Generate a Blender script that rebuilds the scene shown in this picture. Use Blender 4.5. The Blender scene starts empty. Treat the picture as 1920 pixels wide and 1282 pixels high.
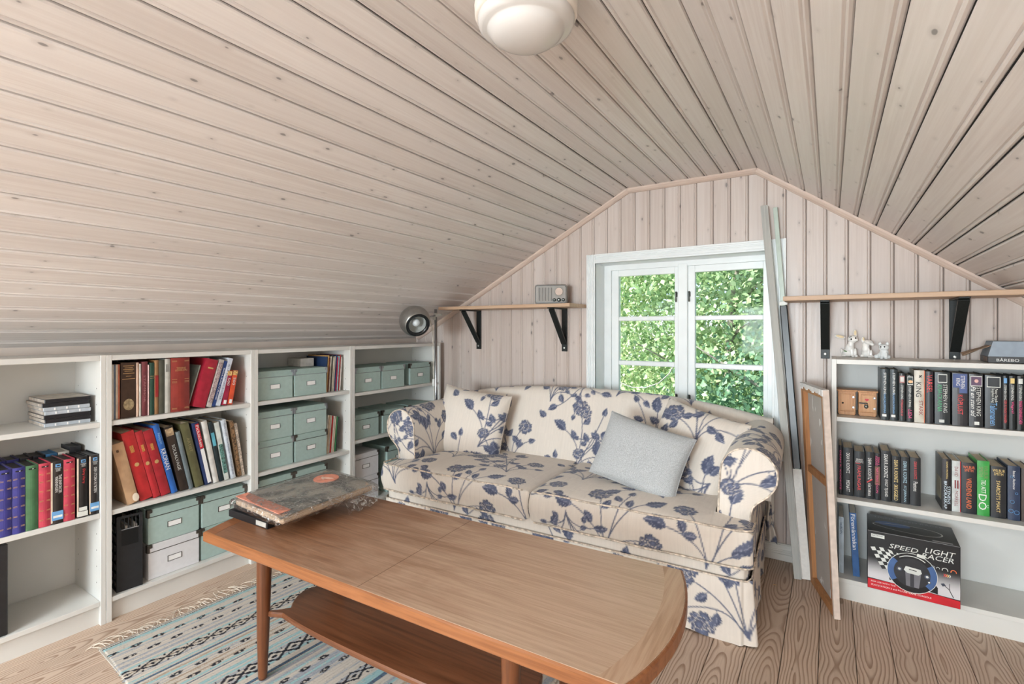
import bpy, math, random
import numpy as np
from mathutils import Matrix, Vector

SC = bpy.context.scene
COL = SC.collection
PI = math.pi

# ------------------------------------------------------------------ camera
cam_d = bpy.data.cameras.new('camera'); cam = bpy.data.objects.new('camera', cam_d); COL.objects.link(cam)
cam_d.sensor_width = 36.0; cam_d.lens = 930.86 / 1920 * 36.0; cam_d.shift_y = -25.28 / 1920
cam_d.clip_start = 0.02; cam_d.clip_end = 200
cam.location = (0, 0, 1.1656); cam.rotation_euler = (PI / 2, 0, 0.5706)
SC.camera = cam
SC.cycles.diffuse_bounces = 6; SC.cycles.glossy_bounces = 2; SC.cycles.max_bounces = 8; SC.cycles.transparent_max_bounces = 6
# ------------------------------------------------------------------ world, sun, daylight, exposure
W = bpy.data.worlds.new('sky'); SC.world = W; W.use_nodes = True
wn = W.node_tree; wn.nodes.clear()
sky = wn.nodes.new('ShaderNodeTexSky'); sky.sky_type = 'HOSEK_WILKIE'; sky.turbidity = 4.0
sky.sun_direction = Vector((-0.55, -0.45, 0.75)).normalized()
bgn = wn.nodes.new('ShaderNodeBackground'); bgn.inputs['Strength'].default_value = SKY_STRENGTH = 7.5
out = wn.nodes.new('ShaderNodeOutputWorld')
wn.links.new(sky.outputs[0], bgn.inputs[0]); wn.links.new(bgn.outputs[0], out.inputs[0])
def light(name, kind, loc, rot, energy, col=(1, 1, 1), **kw):
    d = bpy.data.lights.new(name, kind); d.energy = energy; d.color = col
    for k, v in kw.items(): setattr(d, k, v)
    o = bpy.data.objects.new(name, d); COL.objects.link(o); o.location = loc; o.rotation_euler = rot
    return o
sun = light('sun', 'SUN', (-6, -5, 9), (0, 0, 0), 10.0, (1.0, 0.95, 0.84), angle=0.02)
sun.rotation_euler = Vector((0.55, 0.45, -0.75)).to_track_quat('-Z', 'Y').to_euler()
# fill light added behind the photographer, in front of an added opening
light('fill_light_rear', 'AREA', (-0.66, -4.06, 1.14), (PI / 2 + 0.48, 0, 0), 170.0, (0.82, 0.935, 1.0), shape='RECTANGLE', size=1.4, size_y=0.95)
# added fill light in the left slope behind camera, framed like a roof window
_al = math.atan(0.529); _fill_pos = (-1.75, -0.95, 1.988 - 0.529 * 0.742)
light('fill_light_roof', 'AREA', (_fill_pos[0] + 0.035 * math.sin(_al), _fill_pos[1], _fill_pos[2] - 0.035 * math.cos(_al)), (0, -_al, 0), 34.0, (0.86, 0.95, 1.0), shape='RECTANGLE', size=0.70, size_y=0.95)
# the gable window lets in sky light and the glow of the sunlit trees (a portal only steers the sampling)
_p = light('gable_window_portal', 'AREA', (-0.73, 3.10, 1.09), (-PI / 2, 0, 0), 1.0, shape='RECTANGLE', size=0.96, size_y=0.98); _p.data.cycles.is_portal = True
SC.view_settings.view_transform = 'Standard'; SC.view_settings.look = 'None'
SC.view_settings.gamma = 1.0; SC.view_settings.use_curve_mapping = False
SC.view_settings.exposure = 0.52

# ------------------------------------------------------------------ helpers
def lin(c):
    return tuple(((v / 255) / 12.92 if v / 255 <= 0.04045 else ((v / 255 + 0.055) / 1.055) ** 2.4) for v in c)
class NT:
    def __init__(s, name):
        s.m = bpy.data.materials.new(name); s.m.use_nodes = True; s.t = s.m.node_tree; s.t.nodes.clear()
        s.out = s.n('ShaderNodeOutputMaterial'); s.b = s.n('ShaderNodeBsdfPrincipled'); s.l(s.b.outputs[0], s.out.inputs[0])
    def n(s, typ, **kw):
        x = s.t.nodes.new(typ)
        for k, v in kw.items(): setattr(x, k, v)
        return x
    def l(s, a, b): s.t.links.new(a, b)
    def val(s, sock, v): sock.default_value = v
    def math(s, op, a, b=None, c=None, clamp=False):
        x = s.n('ShaderNodeMath', operation=op); x.use_clamp = clamp
        for i, v in enumerate((a, b, c)):
            if v is None: continue
            if hasattr(v, 'links'): s.l(v, x.inputs[i])
            else: x.inputs[i].default_value = v
        return x.outputs[0]
    def mix(s, fac, a, b, mode='MIX'):
        x = s.n('ShaderNodeMix', data_type='RGBA', blend_type=mode)
        for sock, v in ((x.inputs['Factor'], fac), (x.inputs['A'], a), (x.inputs['B'], b)) if False else ((x.inputs[0], fac), (x.inputs[6], a), (x.inputs[7], b)):
            if hasattr(v, 'links'): s.l(v, sock)
            elif isinstance(v, tuple): sock.default_value = (v[0], v[1], v[2], 1)
            else: sock.default_value = v
        return x.outputs[2]
    def ramp(s, fac, p0, p1, c0=0.0, c1=1.0):
        x = s.n('ShaderNodeMapRange'); x.interpolation_type = 'SMOOTHSTEP'
        s.l(fac, x.inputs[0]); x.inputs[1].default_value = p0; x.inputs[2].default_value = p1
        x.inputs[3].default_value = c0; x.inputs[4].default_value = c1
        return x.outputs[0]
    def coord(s, scale=(1, 1, 1), rnd=0.0, kind='Object'):
        tc = s.n('ShaderNodeTexCoord'); v = tc.outputs[kind]
        if rnd:
            oi = s.n('ShaderNodeObjectInfo'); cx = s.n('ShaderNodeCombineXYZ')
            r = s.math('MULTIPLY', oi.outputs['Random'], rnd)
            s.l(r, cx.inputs[0]); s.l(r, cx.inputs[1]); s.l(r, cx.inputs[2])
            va = s.n('ShaderNodeVectorMath', operation='ADD'); s.l(v, va.inputs[0]); s.l(cx.outputs[0], va.inputs[1]); v = va.outputs[0]
        mp = s.n('ShaderNodeMapping'); mp.inputs['Scale'].default_value = scale; s.l(v, mp.inputs[0])
        return mp.outputs[0]
    def noise(s, vec, scale, detail=3, rough=0.55, dist=0.0):
        x = s.n('ShaderNodeTexNoise'); x.inputs['Scale'].default_value = scale; x.inputs['Detail'].default_value = detail
        x.inputs['Roughness'].default_value = rough; x.inputs['Distortion'].default_value = dist; s.l(vec, x.inputs['Vector'])
        return x.outputs[0]
    def bump(s, h, strength, dist=0.002):
        x = s.n('ShaderNodeBump'); x.inputs['Strength'].default_value = strength; x.inputs['Distance'].default_value = dist
        s.l(h, x.inputs['Height']); s.l(x.outputs[0], s.b.inputs['Normal'])
    def fin(s, col, rough=0.5, metal=0.0, spec=None):
        if hasattr(col, 'links'): s.l(col, s.b.inputs['Base Color'])
        else: s.b.inputs['Base Color'].default_value = (*col, 1)
        if hasattr(rough, 'links'): s.l(rough, s.b.inputs['Roughness'])
        else: s.b.inputs['Roughness'].default_value = rough
        s.b.inputs['Metallic'].default_value = metal
        if spec is not None: s.b.inputs['Specular IOR Level'].default_value = spec
        return s.m
_mc = {}
def mat(rgb, rough=0.5, metal=0.0, var=0.10, scale=25.0, bump=0.0, name=None, stretch=(1, 1, 1), spec=None):
    """plain painted, printed, plastic or metal surface: a colour with fine procedural mottling"""
    k = (rgb, rough, metal, var, scale, bump, stretch)
    if k in _mc: return _mc[k]
    t = NT(name or 'surface_%d' % len(_mc))
    c = lin(rgb); v = t.coord(stretch, 7.0); nz = t.noise(v, scale, 1)
    lo = tuple(x * (1 - var) for x in c); hi = tuple(min(1, x * (1 + var)) for x in c)
    m = t.fin(t.mix(t.ramp(nz, 0.3, 0.7), lo, hi), rough, metal, spec)
    if bump: t.bump(nz, bump, 0.001)
    _mc[k] = m
    return m

def tag(o, label=None, cat=None, group=None, kind=None):
    if label: o['label'] = label
    if cat: o['category'] = cat
    if group: o['group'] = group
    if kind: o['kind'] = kind
    return o
def empty(name, loc=(0, 0, 0), rot=(0, 0, 0), parent=None):
    o = bpy.data.objects.new(name, None); COL.objects.link(o); o.location = loc; o.rotation_euler = rot
    o.empty_display_size = 0.05
    if parent: o.parent = parent
    return o
def link(name, me, parent=None, loc=(0, 0, 0), rot=(0, 0, 0)):
    o = bpy.data.objects.new(name, me); COL.objects.link(o); o.location = loc; o.rotation_euler = rot
    if parent: o.parent = parent
    return o
def mesh(name, v, f, m, smooth=False):
    me = bpy.data.meshes.new(name); me.from_pydata([tuple(map(float, p)) for p in v], [], f); me.update()
    if smooth: me.polygons.foreach_set('use_smooth', [True] * len(me.polygons))
    if m: me.materials.append(m)
    return me
def obj(name, vf, m, parent=None, loc=(0, 0, 0), rot=(0, 0, 0), smooth=False):
    return link(name, mesh(name, vf[0], vf[1], m, smooth), parent, loc, rot)
def cb(x0, x1, y0, y1, z0, z1, b=0.0):
    """box, edges chamfered by b"""
    if b <= 0:
        v = [(x, y, z) for x in (x0, x1) for y in (y0, y1) for z in (z0, z1)]
        return v, [(0, 1, 3, 2), (4, 6, 7, 5), (0, 4, 5, 1), (2, 3, 7, 6), (0, 2, 6, 4), (1, 5, 7, 3)]
    b = min(b, (x1 - x0) / 2.01, (y1 - y0) / 2.01, (z1 - z0) / 2.01)
    v = []; idx = {}
    X, Y, Z = (x0, x1), (y0, y1), (z0, z1); s = (1, -1)
    for i in (0, 1):
        for j in (0, 1):
            for k in (0, 1):
                c = (X[i], Y[j], Z[k])
                for a in range(3):       # the vertex that lies on the face of axis a
                    d = [c[0] + s[i] * b, c[1] + s[j] * b, c[2] + s[k] * b]; d[a] = c[a]
                    idx[i, j, k, a] = len(v); v.append(tuple(d))
    f = []
    def q(*ks): f.append(tuple(idx[k] for k in ks))
    for e in (0, 1):
        o = (0, 0), (1, 0), (1, 1), (0, 1)
        if e: o = o[::-1]
        f.append(tuple(idx[e, j, k, 0] for j, k in o[::-1]))
        f.append(tuple(idx[i, e, k, 1] for i, k in o))
        f.append(tuple(idx[i, j, e, 2] for i, j in o[::-1]))
    for j in (0, 1):
        for k in (0, 1):
            f.append((idx[0, j, k, 1], idx[1, j, k, 1], idx[1, j, k, 2], idx[0, j, k, 2]))
            f.append((idx[j, 0, k, 0], idx[j, 1, k, 0], idx[j, 1, k, 2], idx[j, 0, k, 2]))
            f.append((idx[j, k, 0, 0], idx[j, k, 1, 0], idx[j, k, 1, 1], idx[j, k, 0, 1]))
    for i in (0, 1):
        for j in (0, 1):
            for k in (0, 1): f.append((idx[i, j, k, 0], idx[i, j, k, 1], idx[i, j, k, 2]))
    return v, f
def join(*vfs):
    V = []; F = []
    for v, f in vfs:
        n = len(V); V.extend(v); F.extend(tuple(i + n for i in q) for q in f)
    return V, F
def xf(vf, M):
    return [tuple(M @ Vector(p)) for p in vf[0]], vf[1]
def tube(path, r, n=8, caps=True):
    P = [Vector(p) for p in path]; V = []; F = []; rs = r if isinstance(r, (list, tuple)) else [r] * len(P)
    up = None
    for i, p in enumerate(P):
        t = (P[min(i + 1, len(P) - 1)] - P[max(i - 1, 0)]).normalized()
        if up is None:
            up = Vector((0, 0, 1)) if abs(t.z) < 0.9 else Vector((1, 0, 0))
        a = t.cross(up).normalized(); bb = a.cross(t).normalized(); up = bb
        for k in range(n):
            w = 2 * PI * k / n
            V.append(tuple(p + (a * math.cos(w) + bb * math.sin(w)) * rs[i]))
        if i:
            for k in range(n):
                F.append(((i - 1) * n + k, (i - 1) * n + (k + 1) % n, i * n + (k + 1) % n, i * n + k))
    if caps:
        F.append(tuple(range(n - 1, -1, -1))); F.append(tuple((len(P) - 1) * n + k for k in range(n)))
    return V, F
def lathe(prof, n=24):
    V = []; F = []
    for i, (r, z) in enumerate(prof):
        for k in range(n):
            w = 2 * PI * k / n; V.append((r * math.cos(w), r * math.sin(w), z))
        if i:
            for k in range(n): F.append(((i - 1) * n + k, (i - 1) * n + (k + 1) % n, i * n + (k + 1) % n, i * n + k))
    return V, F
def prism(poly, z0, z1, b=0.0, n_in=1):
    """polygon (x, y) extruded in z with chamfered rims"""
    n = len(poly); P = [Vector((p[0], p[1])) for p in poly]
    def inset(d):
        R = []
        for i in range(n):
            e0 = (P[i] - P[i - 1]).normalized(); e1 = (P[(i + 1) % n] - P[i]).normalized()
            m = Vector((-e0.y - e1.y, e0.x + e1.x)); m = m.normalized() if m.length > 1e-6 else Vector((-e0.y, e0.x))
            c = max(0.4, m.dot(Vector((-e0.y, e0.x)))); R.append(P[i] + m * d / c)
        return R
    rings = [(inset(b), z0), (P, z0 + b), (P, z1 - b), (inset(b), z1)] if b > 0 else [(P, z0), (P, z1)]
    V = []; F = []
    for r, z in rings: V.extend((p.x, p.y, z) for p in r)
    for q in range(len(rings) - 1):
        for i in range(n): F.append((q * n + i, q * n + (i + 1) % n, (q + 1) * n + (i + 1) % n, (q + 1) * n + i))
    F.append(tuple(range(n - 1, -1, -1))); F.append(tuple((len(rings) - 1) * n + i for i in range(n)))
    return V, F
def ell(c, r, n=12, m=8, R=None):
    V = []; F = []
    for j in range(m + 1):
        t = PI * j / m
        for k in range(n):
            w = 2 * PI * k / n; p = Vector((math.sin(t) * math.cos(w) * r[0], math.sin(t) * math.sin(w) * r[1], math.cos(t) * r[2]))
            if R: p = R @ p
            V.append(tuple(p + Vector(c)))
        if j:
            for k in range(n): F.append(((j - 1) * n + k, j * n + k, j * n + (k + 1) % n, (j - 1) * n + (k + 1) % n))
    return V, F
def rotm(ax, a): return Matrix.Rotation(a, 4, ax)
def tr(x, y, z): return Matrix.Translation((x, y, z))

# lettering: every string is turned into one flat mesh, fitted to a length and a height
_txt = {}
def prepare_texts(strings):
    tmp = []
    for s in strings:
        cu = bpy.data.curves.new('lettering', 'FONT'); cu.body = s; cu.size = 1.0; cu.resolution_u = 2
        cu.space_line = 0.82; cu.align_x = 'CENTER' if '\n' in s else 'LEFT'
        o = bpy.data.objects.new('lettering', cu); COL.objects.link(o); tmp.append((s, o))
    dg = bpy.context.evaluated_depsgraph_get(); dg.update()
    for s, o in tmp:
        me = bpy.data.meshes.new_from_object(o.evaluated_get(dg))
        v = np.array([tuple(p.co) for p in me.vertices])[:, :2]; lo = v.min(0); hi = v.max(0)
        _txt[s] = ((v - (lo + hi) / 2) / (hi - lo), [tuple(p.vertices) for p in me.polygons])
        bpy.data.meshes.remove(me)
    for s, o in tmp:
        cu = o.data; bpy.data.objects.remove(o); bpy.data.curves.remove(cu)
def lettering(parent, s, m, x, z, L, H, y=-0.003, mode='down', name='lettering', shear=0.0):
    """mode 'down': reads top to bottom on a face that looks to -y, centred at (x, z); 'across': horizontal; 'top': lies on a top face (x, y given as z)"""
    v, f = _txt[s]; V = []
    for a, b in v:
        a2 = a * L + shear * b * H; b2 = b * H
        if mode == 'down': V.append((x + b2, y, z - a2))
        elif mode == 'across': V.append((x + a2, y, z + b2))
        elif mode == 'top': V.append((x + a2, y + b2, z))
    return obj(name, (V, f), m, parent)

# ------------------------------------------------------------------ wood materials
def whitewash(name, a, b, c):
    t = NT(name)
    v = t.coord((1, 1, 1), 37.0)
    oi = t.n('ShaderNodeObjectInfo')
    mp = t.n('ShaderNodeMapping'); mp.inputs['Scale'].default_value = (90, 2.2, 1); t.l(v, mp.inputs[0])
    g = t.noise(mp.outputs[0], 1.0, 3, 0.65, 0.0)
    mp2 = t.n('ShaderNodeMapping'); mp2.inputs['Scale'].default_value = (9, 0.7, 1); t.l(v, mp2.inputs[0])
    g2 = t.noise(mp2.outputs[0], 1.0, 1, 0.5, 0.0)
    base = t.mix(t.ramp(g, 0.3, 0.72), a, b)
    base = t.mix(t.math('MULTIPLY', t.ramp(g2, 0.35, 0.75), 0.55), base, c)
    base = t.mix(t.ramp(oi.outputs['Random'], 0.0, 1.0, 0.0, 0.30), base, tuple(x * 0.86 for x in a))
    # knots
    mp3 = t.n('ShaderNodeMapping'); mp3.inputs['Scale'].default_value = (10, 5.0, 1); t.l(v, mp3.inputs[0])
    vo = t.n('ShaderNodeTexVoronoi', voronoi_dimensions='2D'); vo.inputs['Scale'].default_value = 1.0; t.l(mp3.outputs[0], vo.inputs['Vector'])
    wc = t.n('ShaderNodeSeparateColor'); t.l(vo.outputs['Color'], wc.inputs[0])
    rad = t.math('MULTIPLY', t.math('MULTIPLY', t.math('POWER', wc.outputs[0], 2.2), 0.062), t.ramp(g, 0.3, 0.7, 0.55, 1.15))
    dd = t.math('SUBTRACT', vo.outputs['Distance'], rad)
    k = t.ramp(dd, -0.015, 0.012, 1.0, 0.0)
    halo = t.ramp(dd, 0.0, 0.10, 0.35, 0.0)
    base = t.mix(halo, base, tuple(x * 0.72 for x in a))
    base = t.mix(t.math('MULTIPLY', k, 0.68), base, lin((96, 92, 92)))
    m = t.fin(base, t.ramp(g, 0.3, 0.7, 0.34, 0.46), 0.0, 0.55)
    t.bump(g, 0.06, 0.0015)
    return m
WASH_C = whitewash('whitewashed_pine_ceiling', lin((216, 208, 203)), lin((230, 225, 221)), lin((234, 230, 228)))
WASH_W = whitewash('whitewashed_pine_wall', lin((192, 177, 168)), lin((206, 194, 186)), lin((212, 202, 196)))
def plank_mat(name, pale, dark, mid):
    t = NT(name); tc = t.n('ShaderNodeTexCoord'); oi = t.n('ShaderNodeObjectInfo')
    sp = t.n('ShaderNodeSeparateXYZ'); t.l(tc.outputs['Object'], sp.inputs[0])
    ro = t.math('MULTIPLY', oi.outputs['Random'], 53.0)
    y = t.math('ADD', sp.outputs[1], ro)
    cx = t.n('ShaderNodeCombineXYZ'); t.l(t.math('MULTIPLY', sp.outputs[0], 4.0), cx.inputs[0]); t.l(t.math('MULTIPLY', y, 2.2), cx.inputs[1]); t.l(ro, cx.inputs[2])
    n1 = t.noise(cx.outputs[0], 1.0, 2, 0.45, 0.3)
    cx2 = t.n('ShaderNodeCombineXYZ'); t.l(t.math('MULTIPLY', y, 1.7), cx2.inputs[0]); t.l(ro, cx2.inputs[1])
    n0 = t.noise(cx2.outputs[0], 1.0, 1, 0.4)
    off = t.math('MULTIPLY', t.math('SUBTRACT', n0, 0.5), 0.16)
    xx = t.math('SUBTRACT', sp.outputs[0], t.math('MULTIPLY', t.math('SUBTRACT', oi.outputs['Random'], 0.5), 0.05))
    r = t.math('SQRT', t.math('ADD', t.math('MULTIPLY', xx, xx), t.math('MULTIPLY', off, off)))
    r = t.math('ADD', r, t.math('MULTIPLY', n1, 0.085))
    w = t.math('FRACT', t.math('MULTIPLY', r, 98.0))
    ring = t.math('MULTIPLY', t.ramp(w, 0.38, 0.90), t.ramp(w, 0.90, 1.0, 1.0, 0.0))
    mp = t.n('ShaderNodeMapping'); mp.inputs['Scale'].default_value = (160, 3, 1); t.l(tc.outputs['Object'], mp.inputs[0])
    fine = t.noise(mp.outputs[0], 1.0, 3, 0.6)
    col = t.mix(t.math('MULTIPLY', ring, 0.78), pale, dark)
    col = t.mix(t.math('MULTIPLY', t.ramp(fine, 0.35, 0.75), 0.45), col, mid)
    col = t.mix(t.ramp(oi.outputs['Random'], 0.0, 1.0, 0.0, 0.25), col, tuple(x * 0.7 for x in mid))
    # knots with rings
    mp3 = t.n('ShaderNodeMapping'); mp3.inputs['Scale'].default_value = (7, 2.4, 1); t.l(tc.outputs['Object'], mp3.inputs[0])
    va = t.n('ShaderNodeVectorMath', operation='ADD'); t.l(mp3.outputs[0], va.inputs[0])
    c3 = t.n('ShaderNodeCombineXYZ'); t.l(ro, c3.inputs[0]); t.l(ro, c3.inputs[1]); t.l(c3.outputs[0], va.inputs[1])
    vo = t.n('ShaderNodeTexVoronoi', voronoi_dimensions='2D'); vo.inputs['Scale'].default_value = 1.0; t.l(va.outputs[0], vo.inputs['Vector'])
    wc = t.n('ShaderNodeSeparateColor'); t.l(vo.outputs['Color'], wc.inputs[0])
    dd = t.math('SUBTRACT', vo.outputs['Distance'], t.math('MULTIPLY', t.math('POWER', wc.outputs[0], 4.0), 0.09))
    col = t.mix(t.ramp(dd, -0.02, 0.02, 0.6, 0.0), col, tuple(x * 0.55 for x in dark))
    m = t.fin(col, t.ramp(fine, 0.3, 0.7, 0.42, 0.58), 0.0, 0.4)
    t.bump(ring, 0.12, 0.001)
    return m
FLOOR_M = plank_mat('scrubbed_pine_floor', lin((214, 192, 172)), lin((134, 96, 68)), lin((196, 172, 152)))
def straight_wood(name, c1, c2, c3, axis=0, rough=0.35, freq=70.0, coat=0.0, spec=0.5):
    t = NT(name); sc = [freq, freq, freq]; sc[axis] = freq * 0.035
    v = t.coord(tuple(sc), 5.0); g = t.noise(v, 1.0, 4, 0.7, 1.0)
    sc2 = [9.0] * 3; sc2[axis] = 0.9; g2 = t.noise(t.coord(tuple(sc2), 5.0), 1.0, 3, 0.6, 2.0)
    c = t.mix(t.ramp(g, 0.35, 0.7), c1, c2); c = t.mix(t.math('MULTIPLY', t.ramp(g2, 0.4, 0.7), 0.6), c, c3)
    m = t.fin(c, rough, 0.0, spec); t.bump(g, 0.05, 0.0008)
    if coat: t.b.inputs['Coat Weight'].default_value = coat; t.b.inputs['Coat Roughness'].default_value = 0.25
    return m
SHELF_WOOD = straight_wood('pine_shelf', lin((198, 166, 138)), lin((182, 148, 118)), lin((208, 180, 152)), 0, 0.5)
TRIM_WOOD = straight_wood('whitewashed_trim', lin((205, 184, 170)), lin((216, 198, 185)), lin((196, 174, 160)), 0, 0.5)
WINDOW_WHITE = mat((232, 236, 236), 0.32, 0, 0.02, 12, name='window_gloss_paint')
BASE_WHITE = mat((222, 220, 214), 0.4, 0, 0.03, 12, name='baseboard_paint')
DARK = mat((40, 38, 38), 0.8, name='dark_gap')

# ------------------------------------------------------------------ the room
X1, X2, ZC = -1.008, -0.318, 1.988
SL, SR = 0.529, 0.716
YG, YB = 2.839, -4.2
def zceil(x):
    return ZC - SL * (X1 - x) if x < X1 else (ZC - SR * (x - X2) if x > X2 else ZC)
def board_mesh(name, w, y0, y1, m, fine=False):
    """panelling board: face in the plane z = 0, groove and bead on one side; y1 may be a function of x"""
    prof = [(0.0, -0.011), (0.0008, -0.0045), (0.0044, 0.0), (w - 0.0210, 0.0), (w - 0.0165, -0.0050), (w - 0.0130, -0.0008), (w - 0.0085, -0.0008), (w - 0.0045, -0.0055), (w - 0.0030, -0.011)]
    if fine: prof = [(0.0, -0.007), (0.0006, -0.003), (0.0028, 0.0), (w - 0.0155, 0.0), (w - 0.0128, -0.0032), (w - 0.0105, -0.0005), (w - 0.0060, -0.0005), (w - 0.0032, -0.0034), (w - 0.0010, -0.007)]
    V = [(x, y0, z) for x, z in prof] + [(x, y1(x) if callable(y1) else y1, z) for x, z in prof]
    n = len(prof); F = [(i, i + 1, n + i + 1, n + i) for i in range(n - 1)]
    return mesh(name, V, F, m)
def frame_obj(o, origin, ax, ay, az):
    o.matrix_local = Matrix(((ax[0], ay[0], az[0], origin[0]), (ax[1], ay[1], az[1], origin[1]), (ax[2], ay[2], az[2], origin[2]), (0, 0, 0, 1)))
ceiling = tag(empty('ceiling'), 'whitewashed pine board ceiling with two slopes and a flat ridge', None, kind='structure')
LEN = YG + 0.03 - YB
al, ar = math.atan(SL), math.atan(SR)
me_l = board_mesh('ceiling_board', 0.0895, 0, LEN, WASH_C); me_f = board_mesh('ceiling_board', 0.08625, 0, LEN, WASH_C); me_r = board_mesh('ceiling_board', 0.0866, 0, LEN, WASH_C)
for i in range(22):
    a = (-math.cos(al), 0, -math.sin(al)); d = i * 0.0895
    frame_obj(link('ceiling_board', me_l, ceiling), (X1 + a[0] * d, YB, ZC + a[2] * d), a, (0, 1, 0), (math.sin(al), 0, -math.cos(al)))
for i in range(8):
    frame_obj(link('ceiling_board', me_f, ceiling), (X2 - i * 0.08625, YB, ZC), (-1, 0, 0), (0, 1, 0), (0, 0, -1))
for i in range(22):
    a = (math.cos(ar), 0, -math.sin(ar)); d = i * 0.0866
    frame_obj(link('ceiling_board', me_r, ceiling), (X2 + a[0] * d, YG + 0.03, ZC + a[2] * d), a, (0, -1, 0), (-math.sin(ar), 0, -math.cos(ar)))
XLW, XRW = -2.705, 1.16
pts = [(XLW - 0.1, zceil(XLW - 0.1)), (X1, ZC), (X2, ZC), (XRW + 0.1, zceil(XRW + 0.1))]
V = []; F = []
for (x, z) in pts:
    for yy in (YB - 0.1, YG + 0.2):
        V += [(x, yy, z + 0.0125), (x, yy, z + 0.10)]
for i in range(3):
    a = i * 4; b = a + 4
    F += [(a, b, b + 2, a + 2), (a + 1, a + 3, b + 3, b + 1), (a, a + 1, b + 1, b), (a + 2, b + 2, b + 3, a + 3)]
obj('roof_sheathing', (V, F), DARK, ceiling)
# gable wall
gable = tag(empty('wall_gable'), 'gable wall of upright whitewashed pine boards around the window', None, kind='structure')
WX0, WX1, WZ0, WZ1 = -1.210, -0.250, 0.585, 1.562
PW = 0.0862
i = 0
for i in range(-20, 26):
    bx = -1.0494 + i * PW
    if bx + PW < XLW or bx > XRW: continue
    top = (lambda bx: (lambda x: zceil(bx + x) + 0.004))(bx)
    spans = [(0.0, top)]
    if bx + PW > WX0 and bx < WX1: spans = [(0.0, WZ0 - 0.03), (WZ1, top)]
    for z0, z1 in spans:
        o = link('wall_board', board_mesh('wall_board', PW, z0, z1, WASH_W, True), gable)
        frame_obj(o, (bx, YG, 0), (1, 0, 0), (0, 0, 1), (0, -1, 0))
zz = 2.1
obj('sheathing', join(cb(XLW - .1, WX0 - .021, YG + .0125, YG + .12, -.05, zz), cb(WX1 + .021, XRW + .1, YG + .0125, YG + .12, -.05, zz), cb(WX0, WX1, YG + .0125, YG + .12, -.05, WZ0 - .031), cb(WX0, WX1, YG + .0125, YG + .12, WZ1 + .021, zz)), DARK, gable)
# low side walls and the wall behind the photographer
PAINTW = mat((214, 202, 192), 0.6, 0, 0.04, 8, name='painted_board')
tag(obj('wall_left', cb(XLW - .08, XLW, YB, YG, 0, 1.25), PAINTW), 'low wall behind the row of bookcases', kind='structure')
tag(obj('wall_right', cb(XRW, XRW + .08, YB, YG, 0, 1.1), PAINTW), 'low wall under the right roof slope', kind='structure')
tag(obj('wall_front', join(cb(XLW, -1.36, YB - .08, YB, 0, 2.05), cb(.04, XRW, YB - .08, YB, 0, 2.05), cb(-1.36, .04, YB - .08, YB, 0, .70), cb(-1.36, .04, YB - .08, YB, 1.72, 2.05)), PAINTW), 'wall behind the photographer with a wide opening added for light', kind='structure')
# floor
floor = tag(empty('floor'), 'scrubbed pine plank floor with bold grain', None, kind='structure')
pm = mesh('floor_plank', *cb(-.0545, .0545, 0, YG - YB, -.022, 0, .0012), FLOOR_M)
x = -0.1475 - 0.0555 - 0.1112 * 24
while x < XRW + .06:
    link('floor_plank', pm, floor, (x, YB, 0)); x += 0.1112
obj('subfloor', cb(XLW - .1, XRW + .1, YB - .1, YG + .1, -.06, -.0225), DARK, floor)
# cove trims where the boards meet the gable
def strip(name, p0, p1, n, m=TRIM_WOOD):
    """quarter-round strip from p0 to p1; n = direction into the room and away from the ceiling"""
    L = (Vector(p1) - Vector(p0)).length; s = 0.026
    prof = [(0, 0), (s, 0), (s, s * .35), (s * .72, s * .72), (s * .35, s), (0, s)]
    k = len(prof); V = [(0, a, b) for a, b in prof] + [(L, a, b) for a, b in prof]
    F = [(i, (i + 1) % k, k + (i + 1) % k, k + i) for i in range(k)] + [tuple(range(k - 1, -1, -1)), tuple(range(k, 2 * k))]
    o = obj(name, (V, F), m); ax = (Vector(p1) - Vector(p0)).normalized()
    frame_obj(o, p0, ax, (0, -1, 0), n)
    return tag(o, kind='structure')
xa = XLW + .02; xb = 1.05
strip('trim_1', (xa, YG, zceil(xa)), (X1, YG, ZC), (math.sin(al), 0, -math.cos(al)))['label'] = 'narrow whitewashed strip along the left slope at the gable'
strip('trim_2', (X1, YG, ZC), (X2, YG, ZC), (0, 0, -1))['label'] = 'narrow whitewashed strip along the flat ceiling at the gable'
strip('trim_3', (X2, YG, ZC), (xb, YG, zceil(xb)), (-math.sin(ar), 0, -math.cos(ar)))['label'] = 'narrow whitewashed strip along the right slope at the gable'
tag(obj('baseboard_gable', join(cb(XLW, XRW, YG - .012, YG, 0, .086, .002), cb(XLW, XRW, YG - .016, YG - .011, .002, .036, .002), cb(XLW, XRW, YG - .0155, YG - .011, .040, .046, .001), cb(XLW, XRW, YG - .0155, YG - .011, .050, .056, .001), cb(XLW, XRW, YG - .017, YG - .011, .070, .082, .002)), BASE_WHITE), 'white moulded baseboard under the gable boards', kind='structure')

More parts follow.
